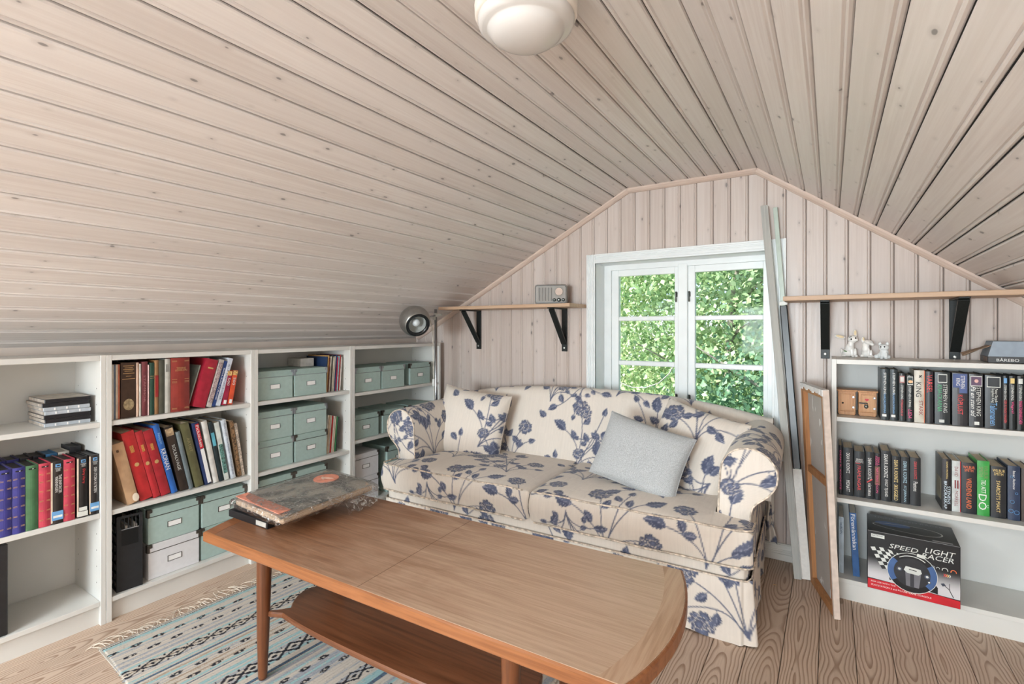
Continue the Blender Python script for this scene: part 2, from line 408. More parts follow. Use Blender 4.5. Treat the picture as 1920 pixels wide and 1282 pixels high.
# ------------------------------------------------------------------ window
win = tag(empty('window_1', (0, 0, 0)), 'white two-sash casement window with six panes in the gable', None, kind='structure')
def casing(x0, x1, z0, z1, vert):
    base = [cb(x0, x1, YG - .014, YG, z0, z1, .002)]
    for a, b, d in ((.0, .010, .022), (.016, .020, .018), (.024, .028, .018), (.033, .044, .021), (.049, .055, .017)):
        if vert == 'l': base.append(cb(x0 + a, x0 + b, YG - d, YG - .010, z0, z1, .0015))
        elif vert == 'r': base.append(cb(x1 - b, x1 - a, YG - d, YG - .010, z0, z1, .0015))
        else: base.append(cb(x0, x1, YG - d, YG - .010, z1 - b, z1 - a, .0015))
    obj('casing', join(*base), WINDOW_WHITE, win)
OX0, OX1, OZ1 = -1.265, -0.1865, 1.617
casing(OX0, WX0, .50, OZ1, 'l'); casing(WX1, OX1, .50, OZ1, 'r'); casing(WX0, WX1, WZ1, OZ1, 't')
YS = 2.985
obj('jamb', cb(WX0 - .02, WX0, YG - .01, YS + .06, WZ0, WZ1 + .02), WINDOW_WHITE, win)
obj('jamb', cb(WX1, WX1 + .02, YG - .01, YS + .06, WZ0, WZ1 + .02), WINDOW_WHITE, win)
obj('head_jamb', cb(WX0, WX1, YG - .01, YS + .06, WZ1, WZ1 + .02), WINDOW_WHITE, win)
obj('window_sill', cb(OX0, OX1, YG - .045, YS + .06, WZ0 - .03, WZ0, .004), WINDOW_WHITE, win)
fr = [cb(WX0, -1.166, YS - .012, YS + .05, WZ0, WZ1), cb(-.283, WX1, YS - .012, YS + .05, WZ0, WZ1), cb(-1.166, -.283, YS - .012, YS + .05, 1.530, WZ1), cb(-1.166, -.283, YS - .012, YS + .05, WZ0, .625)]
obj('window_frame', join(*fr), WINDOW_WHITE, win)
obj('mullion', cb(-.753, -.699, YS - .014, YS + .05, .60, 1.545, .003), WINDOW_WHITE, win)
GL = NT('window_glass'); GL.t.nodes.remove(GL.b)
trn = GL.n('ShaderNodeBsdfTransparent'); glo = GL.n('ShaderNodeBsdfGlossy'); glo.inputs['Roughness'].default_value = 0.03
fre = GL.n('ShaderNodeFresnel'); fre.inputs['IOR'].default_value = 1.12
ms = GL.n('ShaderNodeMixShader'); GL.l(fre.outputs[0], ms.inputs[0]); GL.l(trn.outputs[0], ms.inputs[1]); GL.l(glo.outputs[0], ms.inputs[2]); GL.l(ms.outputs[0], GL.out.inputs[0])
GLASS = GL.m
STEEL = mat((150, 152, 155), 0.3, 0.9, 0.05, name='brushed_steel')
DKSTEEL = mat((92, 96, 92), 0.35, 0.8, 0.1, name='dark_steel')
for (sx0, sx1, gx0, gx1, lx) in ((-1.166, -.753, -1.120, -.775, -.764), (-.699, -.283, -.660, -.306, -.690)):
    s = obj('sash', join(cb(sx0, gx0, YS, YS + .035, .625, 1.530, .002), cb(gx1, sx1, YS, YS + .035, .625, 1.530, .002), cb(gx0, gx1, YS, YS + .035, 1.491, 1.530, .002), cb(gx0, gx1, YS, YS + .035, .625, .682, .002)), WINDOW_WHITE, win)
    zb = (.682, .937, .966, 1.213, 1.240, 1.491)
    for z0, z1 in ((.937, .966), (1.213, 1.240)): obj('glazing_bar', cb(gx0, gx1, YS + .002, YS + .033, z0, z1, .004), WINDOW_WHITE, s)
    for k in range(3): obj('pane', cb(gx0, gx1, YS + .016, YS + .019, zb[2 * k], zb[2 * k + 1]), GLASS, s)
    for lz in (.765, 1.365):
        obj('latch', join(cb(lx - .006, lx + .006, YS - .006, YS, lz - .014, lz + .014, .002), tube([(lx, YS - .010, lz + .012), (lx, YS - .016, lz + .002), (lx, YS - .016, lz - .012), (lx, YS - .014, lz - .036), (lx, YS - .014, lz - .044)], [.005, .0035, .003, .0045, .003], 8), ell((lx, YS - .010, lz + .012), (.006, .006, .006), 8, 6)), DKSTEEL, s)

# added roof-window frame around the fill light behind the photographer
fill_frame = tag(empty('added_roof_window', _fill_pos, (0, -_al, 0)), 'added white window frame around the fill light in the left slope', kind='structure')
for (x0, x1, y0, y1) in ((-.42, -.36, -.56, .56), (.36, .42, -.56, .56), (-.36, .36, -.56, -.49), (-.36, .36, .49, .56)): obj('frame_bar', cb(x0, x1, y0, y1, -.05, .02, .003), WINDOW_WHITE, fill_frame)

# ------------------------------------------------------------------ bookcases
MELA = mat((216, 215, 210), 0.38, 0, 0.025, 6, name='white_melamine')
MELB = mat((210, 211, 208), 0.5, 0, 0.03, 6, name='white_back_board')
HOLE = mat((120, 116, 110), 0.8, name='pin_hole')
def bookcase(label, loc, rotz, w, h, shelves):
    """front looks to local -y, local x from 0 to w, depth 0.28"""
    r = tag(empty('bookcase', loc, (0, 0, rotz)), label, 'bookcase', 'white bookcases')
    t = .018; d = .28
    pin = []
    for k, x0 in enumerate((0.0005, w - t - .0005)):
        s = obj('side_panel', cb(x0, x0 + t, 0, d, 0, h, .0012), MELA, r)
        xs = x0 + t + .0002 if k == 0 else x0 - .0002
        hv = []
        for yy in (.04, .235):
            z = .16
            while z < h - .08:
                hv.append(cb(min(xs, xs + (.0004 if k == 0 else -.0004)), max(xs, xs + (.0004 if k == 0 else -.0004)), yy - .0022, yy + .0022, z - .0022, z + .0022)); z += .064
        tag(obj('pin_holes', join(*hv), HOLE, s), kind='stuff')
    obj('top_panel', cb(t + .0006, w - t - .0006, .001, d, h - .021, h - .001, .001), MELA, r)
    obj('back_panel', cb(t, w - t, d - .006, d, .08, h - .02), MELB, r)
    for z in shelves: obj('shelf', cb(t + .001, w - t - .001, .004, d - .008, z - .019, z, .001), MELA, r)
    obj('bottom_shelf', cb(t + .001, w - t - .001, .002, d - .008, .077, .095, .001), MELA, r)
    obj('plinth', cb(t + .001, w - t - .001, .020, .032, 0, .0765), MELA, r)
    return r
XF = -2.408
R90 = PI / 2
U = [.185, .785, 1.385, 1.985]
bookcase('white bookcase nearest the camera holding boxed video cassettes and a disc case stack', (XF, U[0], 0), R90, .6, 1.06, (.797, .4405))
bookcase('white bookcase filled with leaning old books above green and white boxes', (XF, U[1], 0), R90, .6, 1.06, (.797, .4405))
bookcase('white bookcase of paired green boxes and thin magazines behind the coffee table', (XF, U[2], 0), R90, .6, 1.06, (.797, .4405))
bookcase('wide white bookcase with green boxes in the corner behind the sofa arm', (XF, U[3], 0), R90, .8, 1.06, (.775, .487))
YR = 2.556; XR = .003; HR = 1.034
bookcase('white bookcase of black thrillers below the three cat figurines', (XR, YR, 0), 0, .8, HR, (.785, .437))

# ------------------------------------------------------------------ storage boxes
BOXC = {'green': (mat((166, 188, 182), 0.6, 0, 0.03, 60, name='green_board'), mat((158, 181, 175), 0.6, 0, 0.03, 60, name='green_board_lid'), mat((120, 148, 140), .6, 0, .03, 40, name='green_fold')),
        'white': (mat((220, 220, 222), 0.55, 0, 0.02, 60, name='white_board'), mat((216, 216, 218), 0.55, 0, 0.02, 60, name='white_board_lid'), mat((200, 200, 202), .55, 0, .02, 40, name='white_fold'))}
PAPER = mat((240, 240, 238), 0.7, 0, 0.02, 40, name='paper_card')
BLACKM = mat((92, 86, 80), 0.35, 0.7, 0.1, name='burnished_metal')
BW, BD, BH = .205, .238, .148
_bm = {}
def storage_box(color, label, loc, rotz, dark=True, group=None, holes=False):
    """lidded cardboard box with metal corners; front looks to local -y; local x from 0 to BW"""
    key = (color, dark)
    body_m, lid_m, fold_m = BOXC[color]
    if key not in _bm:
        met = BLACKM if dark else STEEL
        cor = [cb(-.0032, .016, -.0032, -.0016, BH - .014, BH - .001, .0006), cb(-.0032, .0065, -.0032, -.0016, BH - .033, BH - .012, .0006), cb(-.0032, -.0016, -.0032, .016, BH - .033, BH - .001, .0006), cb(-.0032, .014, -.0032, .010, BH - .0004, BH + .0008, .0004), ell((.010, -.0032, BH - .012), (.003, .0016, .003), 8, 4)]
        cr = [xf(c, tr(BW, 0, 0) @ Matrix.Scale(-1, 4, (1, 0, 0))) for c in cor]
        cx, cz = BW / 2, BH * .44
        fm = [cb(cx - .028, cx + .028, -.0012, 0, cz - .0125, cz - .0105), cb(cx - .028, cx + .028, -.0012, 0, cz + .0105, cz + .0125), cb(cx - .028, cx - .0255, -.0012, 0, cz - .0105, cz + .0105), cb(cx + .0255, cx + .028, -.0012, 0, cz - .0105, cz + .0105)]
        _bm[key] = (mesh('box_body', *cb(.0022, BW - .0022, .0004, BD - .002, 0, BH - .006, .0012), body_m), mesh('box_lid', *cb(0, BW, -.0016, BD, BH - .032, BH, .0012), lid_m),
                    mesh('corner_bracket', *join(*cor), met), mesh('corner_bracket', *join(*cr), met), mesh('label_holder', *join(*fm), met), mesh('label_card', *cb(cx - .0255, cx + .0255, -.0006, .0, cz - .0105, cz + .0105), PAPER),
                    mesh('lid_edge', *cb(.001, BW - .001, -.0011, .0006, BH - .0345, BH - .032), met))
    b = _bm[key]
    r = tag(empty('storage_box', loc, (0, 0, rotz)), label, 'box', group or 'lidded storage boxes')
    link('box_body', b[0], r); l = link('lid', b[1], r); link('corner_bracket', b[2], l); link('corner_bracket', b[3], l); link('lid_edge', b[6], l)
    h = link('label_holder', b[4], r); link('label_card', b[5], h)
    return r
XB = XF - .028
def lbox(color, label, y, z, dark=True, back=0.0, rot=0.0):
    return storage_box(color, label, (XB - back, y, z + .0008), R90 + rot, dark)
# second bookcase, bottom
lbox('green', 'green lidded box on top of the white box beside the black magazine file', .937, .095 + .150)
lbox('white', 'white lidded box under a green one beside the black magazine file', .9375, .095)
lbox('green', 'upper green box right of the green and white stack, near the table corner', 1.150, .245)
lbox('green', 'lower green box half hidden by the near corner of the coffee table', 1.150, .095, back=.004)
# third bookcase
lbox('green', 'left green box on the top shelf of the magazine bookcase', 1.408, .797, False)
lbox('green', 'right green box on the top shelf, touching the upright magazines', 1.6205, .797, False)
lbox('green', 'upper left of the four stacked green boxes on the middle shelf', 1.408, .5895, False)
lbox('green', 'upper right of the four stacked green boxes on the middle shelf', 1.6205, .5895, False)
lbox('green', 'lower left of the four stacked green boxes on the middle shelf', 1.4095, .4405, False)
lbox('green', 'lower right of the four stacked green boxes on the middle shelf', 1.622, .4405)
lbox('green', 'left green box lid just above the newspaper, lowest compartment', 1.408, .244)
lbox('green', 'right green box lid just behind the far newspaper corner, lowest compartment', 1.6205, .244)
lbox('green', 'left green box on the bottom shelf below, hidden by the table', 1.408, .095)
lbox('green', 'right green box on the bottom shelf below, hidden by the table', 1.6205, .095)
# fourth bookcase
lbox('green', 'left of the three green boxes on the top shelf of the corner bookcase', 2.028, .775, False)
lbox('green', 'middle of the three green boxes on the top shelf of the corner bookcase', 2.240, .775, False)
lbox('green', 'turned green box next to the lamp pole, top shelf of the corner bookcase', 2.500, .775, True, .004)
lbox('green', 'left green box on the middle shelf of the corner bookcase', 2.012, .487)
lbox('green', 'middle green box on the middle shelf, just left of the sofa arm', 2.250, .487, True, .004)
lbox('green', 'right green box on the middle shelf, peeking above the sofa arm', 2.500, .487, True, .004)
lbox('white', 'upper white box of the stack beside the left sofa cushion', 2.010, .244)
lbox('white', 'lower white box of the stack beside the left sofa cushion', 2.010, .095)
lbox('green', 'green box low behind the left sofa arm, right of the white stack', 2.290, .244, True, .004)
lbox('green', 'bottom green box hidden behind the left sofa arm on the lowest shelf', 2.290, .095, True, .004)

# ------------------------------------------------------------------ black files
BLACKP = mat((34, 34, 36), 0.42, 0, 0.12, 50, name='black_plastic')
r = tag(empty('magazine_file', (XF - .022, .826, .0958), (0, 0, R90 - .10)), 'black perforated plastic magazine file at the left end of the bottom shelf', 'file')
w, h, d = .088, .305, .205
front = [cb(0, w, 0, .003, 0, h - .055, .001), cb(0, .012, 0, .003, h - .055, h, .0006), cb(w - .012, w, 0, .003, h - .055, h, .0006), cb(.012, w - .012, 0, .003, h - .010, h, .0006)]
for k in range(4): front.append(cb(.012 + (k + 1) * .0128, .0145 + (k + 1) * .0128, 0, .003, h - .055, h - .010))
obj('front_panel', join(*front), BLACKP, r)
obj('label_recess', cb(.016, w - .016, -.0008, 0, h * .60, h * .80, .0003), mat((14, 14, 15), .3, name='black_gloss'), r)
obj('label_ridge', cb(.016, w - .014, -.0022, 0, h * .815, h * .822), mat((150, 150, 150), .5, name='grey_edge'), r)
for k, x0 in enumerate((0, w - .003)):
    g = []
    for j in range(9): g.append(cb(x0, x0 + .003, .003, d, j * h / 8 - (.0 if j == 0 else .004), j * h / 8 + (.008 if j == 0 else .004 if j < 8 else 0)))
    for j in range(6): g.append(cb(x0, x0 + .003, .003 + j * (d - .012) / 5, .012 + j * (d - .012) / 5, 0, h))
    obj('side_grid', join(*g), BLACKP, r)
obj('back_panel', cb(0, w, d, d + .003, 0, h), BLACKP, r); obj('base_plate', cb(0, w, 0, d, 0, .003), BLACKP, r)
for k in range(6):
    tag(obj('magazine', cb(.008 + k * .011, .016 + k * .011, .008, d - .01, .004, .22 + .02 * (k % 3), .001), mat(((225, 222, 215), (200, 205, 210), (190, 180, 170))[k % 3], .5), None, r.location, r.rotation_euler),
        'pale magazine inside the black perforated magazine file', 'magazine', 'magazines in the black file')
r = tag(empty('binder', (XF - .012, .509 - .305, .0958), (0, 0, R90)), 'large black case standing at the left edge on the lowest shelf', 'case')
obj('cover', cb(0.004, .305, 0, .05, 0, .318, .003), BLACKP, r); obj('handle_slot', cb(.10, .21, -.001, 0, .285, .292), mat((120, 120, 120), .5), r)

# ------------------------------------------------------------------ wall shelves with brackets
BRK = mat((30, 34, 33), 0.45, 0.2, 0.2, 200, name='black_bracket_enamel')
SCREW = mat((205, 205, 200), 0.35, 0.7, 0.05, name='screw_head')
def wall_shelf(label, x0, x1, brackets, left_cut=0.0, grey_end=False):
    yf, z = 2.600, 1.293
    r = tag(empty('wall_shelf', ((x0 + x1) / 2, YG, z)), label, 'shelf', 'bracketed wall shelves'); ox, oy = (x0 + x1) / 2, YG
    obj('board', cb(x0 - ox, x1 - ox, yf - oy, -.006, 0, .0205, .0015), SHELF_WOOD, r)
    for bx, y_out in brackets:
        g = []
        bx -= ox
        b = obj('bracket', join(cb(bx - .018, bx + .018, -.013, -.001, -.272, 0, .001), cb(bx - .018, bx + .018, -y_out, -.001, -.007, -.0005, .001),
                xf(cb(-.018, .018, -.006, .006, 0, math.hypot(y_out - .035, .215), .001), tr(bx, -.014, -.225) @ rotm('X', math.atan2(y_out - .035, .215)))), BRK, r)
        obj('screw', join(ell((bx, -.0142, -.250), (.0065, .0022, .0065), 10, 4), cb(bx - .0015, bx + .0015, -.0170, -.0160, -.2535, -.2465)), SCREW, b)
    return r
wall_shelf('pine shelf on two black brackets left of the window, under the radio', -2.272, -1.272, ((-2.096, .205), (-1.421, .205)))
wall_shelf('long pine shelf on black brackets right of the window, above the figurines', -.185, .640, ((-.022, .205), (.450, .205)))

# ------------------------------------------------------------------ books
TEXTS = ['STEPHEN KING', 'MARDRÖMMAR', 'FÖRBANNELSE', 'LIDA', 'KING', 'STARK', 'VARSEL', 'KNACKARNA', 'KÖPLUST', 'Peter Straub\nStephen King', 'På en sten tid', 'Talismanen', 'DEN FLYENDE MANNEN', 'Vägval', 'MARATONMARSCHEN', 'BRA\nBOK', 'STEPHEN\nKING',
    'DEAN R. KOONTZ', 'MIDNATT', 'DEAN R\nKOONTZ', 'FRÄMLINGAR', 'VÄKTARNA', 'NATTENS ÖGON', 'EVIGT TJUSAD', 'SKUGGELD', 'ISTJÄRNAN', 'Phantoms', 'DEAN R KOONTZ', 'DAVID MORRELL', 'STENENS\nBRÖDRASKAP', 'DAVID', 'MORRELL', 'WILBUR\nSMITH', 'VREDENS LAND', 'TID ATT', 'DÖ', 'SVÄRDETS MAKT', 'Isaac Asimov', 'Föremänniskan',
    'TIDENS\nLEXIKON', 'KRONAN', 'Riksäpplet', 'Picknicken', 'ARTIST', 'SOLSALVAGE', 'ALLA SVERIGES RÖSTER', '500', 'Toddy Drinkar - Oscar Twentanty - SÅNTAL UUM ÖNSK', 'HILLS II', 'THE ENFORCER.\nMANNINGEN', 'Dirty Harry', 'DEN STORA FLYKTEN', 'WARNER\nHOME\nVIDEO', 'VUXEN', 'BARNENS', 'BÅREBO', 'LIGHT\nRACER', 'SPEED', 'FOR USE WITH THE', 'PLAYSTATION 2 and PC/USB GAME CONSOLE', 'LIGHT SPEED RACER', 'ELECTRONIC', 'THE', 'DESIGN', 'NORDEN', 'STÄMMOR', '44']
prepare_texts(TEXTS)
PAGE = mat((206, 190, 166), 0.8, 0, 0.06, 8, stretch=(40, 1, 1), name='page_block')
PAGEW = mat((226, 220, 208), 0.8, 0, 0.05, 8, stretch=(40, 1, 1), name='page_block_pale')
PAGEK = mat((40, 38, 38), 0.5, 0, 0.2, 8, name='black_case_top')
WHT = mat((232, 232, 228), .5, name='print_white'); RED = mat((214, 62, 66), .5, name='print_red'); PNK = mat((226, 70, 130), .5, name='print_pink'); BLU = mat((110, 165, 215), .5, name='print_blue')
GRN = mat((70, 165, 110), .5, name='print_green'); YEL = mat((226, 200, 130), .5, name='print_yellow'); ORG = mat((236, 120, 70), .5, name='print_orange'); GOLD = mat((206, 168, 112), .4, .2, name='print_gold'); BLK = mat((30, 28, 28), .5, name='print_black'); MRN = mat((130, 40, 45), .5, name='print_maroon'); LGR = mat((214, 216, 210), .5, name='print_pale')
_books = 0
def book(label, w, h, d, rgb, x, y, z, rotz=0.0, lean=0.0, pages=None, soft=False, name='book', group=None, gloss=.35, cat='book', bulge=None, toe=0.0):
    """upright book, spine to local -y; (x, y, z) = the lower spine corner it stands on (right one when it leans right)"""
    m = mat(rgb, gloss, 0, .12, 30)
    ox = -w if lean > 0 else 0.0
    c = .0012 if soft else .0025; bl = (.0025 if not soft else .0006) if bulge is None else bulge
    n = 6; sp = []
    for k in range(n + 1):
        a = k / n; sp.append((ox + a * w, -bl * math.sin(PI * a)))
    V = [(p[0], p[1], 0) for p in sp] + [(p[0], p[1], h) for p in sp] + [(p[0], c, 0) for p in sp] + [(p[0], c, h) for p in sp]
    q = n + 1; F = []
    for k in range(n):
        F += [(k, k + 1, q + k + 1, q + k), (2 * q + k, 3 * q + k, 3 * q + k + 1, 2 * q + k + 1), (k, 2 * q + k, 2 * q + k + 1, k + 1), (q + k, q + k + 1, 3 * q + k + 1, 3 * q + k)]
    cov = join((V, F), cb(ox, ox + c, 0, d, 0, h), cb(ox + w - c, ox + w, 0, d, 0, h))
    r = obj(name, cov, m, None, (x, y, z + .0006), (0, lean, rotz + toe))
    e = .0008 if soft else .004
    obj('pages', cb(ox + c + .0001, ox + w - c - .0001, c, d - e, e, h - e), pages or PAGE, r)
    tag(r, label, cat, group)
    r['w'] = w; r['h'] = h; r['ox'] = ox
    return r
def tx(b, s, m, zc, L, H, xc=.5, mode='down', shear=0.0):
    return lettering(b, s, m, b['ox'] + b['w'] * xc, b['h'] * zc, L * b['h'] if mode == 'down' else L * b['w'], H * b['w'] if mode == 'down' else H * b['h'], -.0033, mode, shear=shear)
def plate(b, name, x0, x1, z0, z1, m, y=-.0030, t=.0004):
    w, h, ox = b['w'], b['h'], b['ox']
    return obj(name, cb(ox + x0 * w, ox + x1 * w, y, y + t + .002, z0 * h, z1 * h), m, b)
def clean(b):
    for k in ('w', 'h', 'ox'): del b[k]
    return b
BK = (36, 36, 40)
# --- right bookcase, upper row (the front edge is at YR)
G1 = 'thrillers on the upper right shelf'; YT = YR + .026; Z1 = .785
def rb(label, x0, x1, h, rgb, z=Z1, d=.15, y=YT, group=G1, **k): return book(label, x1 - x0 - .0012, h, d, rgb, x0, y, z, 0.0, group=group, **k)
for i, (a, c_) in enumerate(((.176, .205), (.2065, .234))):
    b = rb(('tall dark green hardback touching the small heart cabinet', 'second tall dark green hardback with pale and blue lettering')[i], a, c_, .211, (26, 40, 44))
    tx(b, 'STEPHEN KING', WHT, .72, .42, .30, .52); tx(b, 'MARDRÖMMAR', BLU, .33, .40, .30, .52); plate(b, 'publisher_label', .18, .7, .065, .11, WHT); clean(b)
b = rb('slim black book with a red framed picture and red title', .236, .259, .196, (30, 36, 38)); plate(b, 'cover_picture', .14, .86, .80, .95, mat((176, 120, 116), .5)); plate(b, 'picture_inset', .24, .76, .825, .925, LGR, -.0034); tx(b, 'STEPHEN KING', LGR, .61, .30, .34); tx(b, 'FÖRBANNELSE', RED, .28, .34, .36); clean(b)
b = rb('slim black book with a framed moon picture and pink title', .261, .284, .190, (28, 34, 36)); plate(b, 'cover_picture', .14, .95, .79, .97, LGR); plate(b, 'picture_inset', .20, .90, .805, .955, mat((40, 60, 60), .5), -.0034); obj('moon', ell((b['ox'] + .58 * b['w'], -.0036, b['h'] * .86), (.0075, .0006, .006), 12, 6), mat((226, 176, 130), .5), b); tx(b, 'STEPHEN KING', LGR, .54, .44, .34); tx(b, 'LIDA', PNK, .16, .19, .55, shear=.3); clean(b)
b = rb('cream hardback with a black bird emblem and dark red title', .286, .320, .211, (198, 192, 178)); tx(b, 'KING', BLK, .63, .28, .52, .42); tx(b, 'STARK', MRN, .28, .28, .38, .62); plate(b, 'orange_edge', .94, .995, 0, 1, ORG)
bx_ = b['ox'] + .58 * b['w']; bz = b['h'] * .885
obj('bird_emblem', join(ell((bx_, -.0034, bz), (.0022, .0004, .0075), 8, 6, Matrix.Rotation(.7, 3, 'Y')), ell((bx_, -.0034, bz), (.0018, .0004, .0065), 8, 6, Matrix.Rotation(-.6, 3, 'Y'))), BLK, b); clean(b)
b = rb('black hardback with a bright red title at its top', .3215, .347, .208, (34, 34, 38)); tx(b, 'VARSEL', RED, .76, .35, .70); clean(b)
b = rb('thick black hardback with green title and pale author name', .350, .398, .206, (28, 36, 38)); plate(b, 'cover_picture', .20, .80, .80, .965, LGR); plate(b, 'picture_inset', .235, .765, .815, .95, mat((40, 44, 46), .5), -.0034); tx(b, 'KNACKARNA', GRN, .50, .52, .30, .32, shear=.2); tx(b, 'STEPHEN KING', LGR, .50, .54, .26, .68); plate(b, 'publisher_label', .28, .62, .035, .09, LGR); clean(b)
b = rb('thick black hardback with a torn blue top and red title', .403, .450, .206, (40, 38, 42)); plate(b, 'blue_field', .04, .96, .72, .985, mat((70, 88, 138), .5)); plate(b, 'blue_field', .45, .96, .62, .72, mat((70, 88, 138), .5)); tx(b, 'STEPHEN\nKING', WHT, .83, .24, .56, .52); tx(b, 'KÖPLUST', RED, .40, .37, .42, .55); clean(b)
b = rb('thick black hardback with a purple face picture and white script', .452, .494, .204, (30, 32, 36)); plate(b, 'cover_picture', .10, .92, .77, .965, LGR); plate(b, 'picture_inset', .14, .88, .785, .95, mat((92, 66, 92), .5), -.0034); obj('pale_blot', ell((b['ox'] + .52 * b['w'], -.0036, b['h'] * .87), (.006, .0005, .007), 10, 6), mat((214, 170, 160), .5), b); tx(b, 'På en sten tid', WHT, .48, .55, .34, .30, shear=.35); tx(b, 'STEPHEN KING', LGR, .48, .54, .30, .68); plate(b, 'publisher_label', .38, .72, .04, .10, LGR); clean(b)
b = rb('thick black hardback with a dark framed picture and blue title', .498, .546, .202, (28, 32, 36)); plate(b, 'cover_picture', .10, .92, .77, .97, LGR); plate(b, 'picture_inset', .15, .87, .785, .955, mat((44, 48, 52), .5), -.0034); tx(b, 'Peter Straub\nStephen King', LGR, .62, .27, .42, .55); tx(b, 'Talismanen', BLU, .27, .43, .42, .50); clean(b)
for (a, c_, l, s, m2) in ((.547, .563, 'slim black book with a small blue square and red title', 'DEN FLYENDE MANNEN', RED), (.5645, .584, 'slim black book with a yellow diamond and pink title', 'Vägval', PNK), (.586, .606, 'slim black book with a pale jagged emblem and pink title', 'MARATONMARSCHEN', PNK)):
    b = rb(l, a, c_, .202, (26, 32, 34)); plate(b, 'cover_emblem', .2, .8, .86, .955, {'D': BLU, 'V': YEL, 'M': LGR}[s[0]]); tx(b, 'STEPHEN KING', LGR, .69, .28, .42); tx(b, s, m2, .33 if s[0] != 'V' else .42, .42 if s[0] != 'V' else .22, .48); clean(b)
rng = random.Random(5)
for k in range(5):
    a = .608 + k * .034; b = rb('black hardback at the right end of the upper right shelf', a, a + .032, .20, (30, 32, 36)); tx(b, 'STEPHEN KING', LGR, .65, .4, .34); clean(b)
# --- right bookcase, middle row
G2 = 'thrillers on the middle right shelf'; Z2 = .437; YT2 = YR + .060
def rc(label, x0, x1, h, rgb, **k): return rb(label, x0, x1, h, rgb, Z2, .15, YT2, G2, **k)
b = rc('thin black book with pink lettering half behind the canvas', .030, .044, .215, (30, 28, 32)); tx(b, 'DEAN R. KOONTZ', PNK, .5, .8, .4); clean(b)
data = [(.0455, .083, .208, 'black hardback with white title, second in the left row', [('DEAN R. KOONTZ', WHT, .68, .42, .34, .5), ('MIDNATT', WHT, .20, .24, .36, .5)]),
        (.086, .124, .197, 'black hardback with large red lettering in the left row', [('FRÄMLINGAR', RED, .42, .54, .40, .5)]),
        (.126, .156, .200, 'black hardback with white title and red slash in the left row', [('DEAN R. KOONTZ', WHT, .64, .46, .42, .5), ('VÄKTARNA', WHT, .20, .28, .42, .5)]),
        (.157, .179, .197, 'slim black book with pink title over an orange glow', [('NATTENS ÖGON', PNK, .42, .54, .44, .5)]),
        (.180, .214, .212, 'tallest black hardback with long white title in the left row', [('DEAN R. KOONTZ', WHT, .70, .46, .40, .5), ('EVIGT TJUSAD', WHT, .26, .34, .40, .5)]),
        (.216, .245, .194, 'black hardback with yellow lettering in the left row', [('DEAN R. KOONTZ', YEL, .68, .48, .46, .5), ('SKUGGELD', YEL, .22, .34, .46, .5)]),
        (.246, .275, .194, 'black hardback with pale blue lettering in the left row', [('DEAN R. KOONTZ', mat((170, 205, 220), .5), .68, .46, .42, .5), ('ISTJÄRNAN', mat((170, 205, 220), .5), .22, .34, .42, .5)]),
        (.276, .312, .196, 'black hardback ending the left row, red name and white scrawl', [('DEAN R KOONTZ', RED, .74, .36, .26, .5), ('Phantoms', WHT, .40, .20, .40, .5)])]
for a, c_, h, l, ts in data:
    b = rc(l, a, c_, h, (30, 34, 38))
    for t_ in ts: tx(b, *t_)
    if 'slash' in l: obj('red_slash', xf(cb(-.002, .002, -.0036, -.003, -.012, .012), tr(b['ox'] + b['w'] / 2, 0, b['h'] * .385) @ rotm('Y', .9)), RED, b)
    if 'orange glow' in l: plate(b, 'orange_glow', .08, .92, .32, .72, mat((120, 78, 62), .5), -.0031, .0002); tx(b, 'DEAN R\nKOONTZ', PNK, .84, .2, .7)
    if 'large red' in l: tx(b, 'DEAN R\nKOONTZ', WHT, .80, .74, .09, .5, 'across'); plate(b, 'red_rule', .12, .6, .735, .745, RED)
    clean(b)
b = rc('black book with white capitals turned to show its back cover', .377, .406, .205, (34, 32, 34), toe=.0); tx(b, 'STENENS\nBRÖDRASKAP', mat((205, 222, 232), .5), .30, .54, .70, .56); tx(b, 'DAVID MORRELL', YEL, .78, .34, .2, .55); obj('back_blurb', cb(-.0006, .0002, .02, .12, .035, .12), mat((148, 140, 120), .6), b); clean(b)
b = rc('pale grey book with dark red lettering', .4075, .434, .202, (196, 202, 200)); tx(b, 'DAVID', MRN, .79, .19, .42); tx(b, 'MORRELL', MRN, .26, .30, .42); plate(b, 'maroon_rule', .30, .46, .46, .62, MRN); plate(b, 'maroon_rule', .60, .76, .46, .62, MRN); plate(b, 'red_edge', .95, 1.0, 0, 1, RED); clean(b)
b = rc('black hardback with orange lettering', .4355, .481, .199, (32, 36, 42)); tx(b, 'WILBUR\nSMITH', ORG, .885, .78, .115, .5, 'across'); tx(b, 'VREDENS LAND', ORG, .40, .60, .34); clean(b)
b = rc('bright green hardback with a large white title', .482, .519, .213, (60, 160, 72)); tx(b, 'WILBUR\nSMITH', mat((128, 140, 92), .5), .80, .24, .72, .5); tx(b, 'TID ATT', WHT, .535, .24, .36); tx(b, 'DÖ', WHT, .25, .28, .80); clean(b)
b = rc('black hardback with yellow lettering right of the green book', .521, .566, .197, (34, 36, 40)); tx(b, 'WILBUR\nSMITH', YEL, .89, .80, .12, .5, 'across'); tx(b, 'SVÄRDETS MAKT', YEL, .42, .62, .30); clean(b)
b = rc('navy book patterned with pale rings', .5685, .604, .206, (44, 58, 84)); tx(b, 'Isaac Asimov', WHT, .74, .34, .22)
for k, (u, v_, q) in enumerate(((.35, .34, .0065), (.25, .17, .007), (.7, .15, .0075), (.3, .80, .004), (.7, .5, .004))):
    ring = [(b['ox'] + u * b['w'] + q * math.cos(t) * .9, -.0034, b['h'] * v_ + q * math.sin(t)) for t in np.linspace(0, 2 * PI, 15)]
    obj('printed_ring', tube(ring, .0007, 4, False), BLU, b)
clean(b)
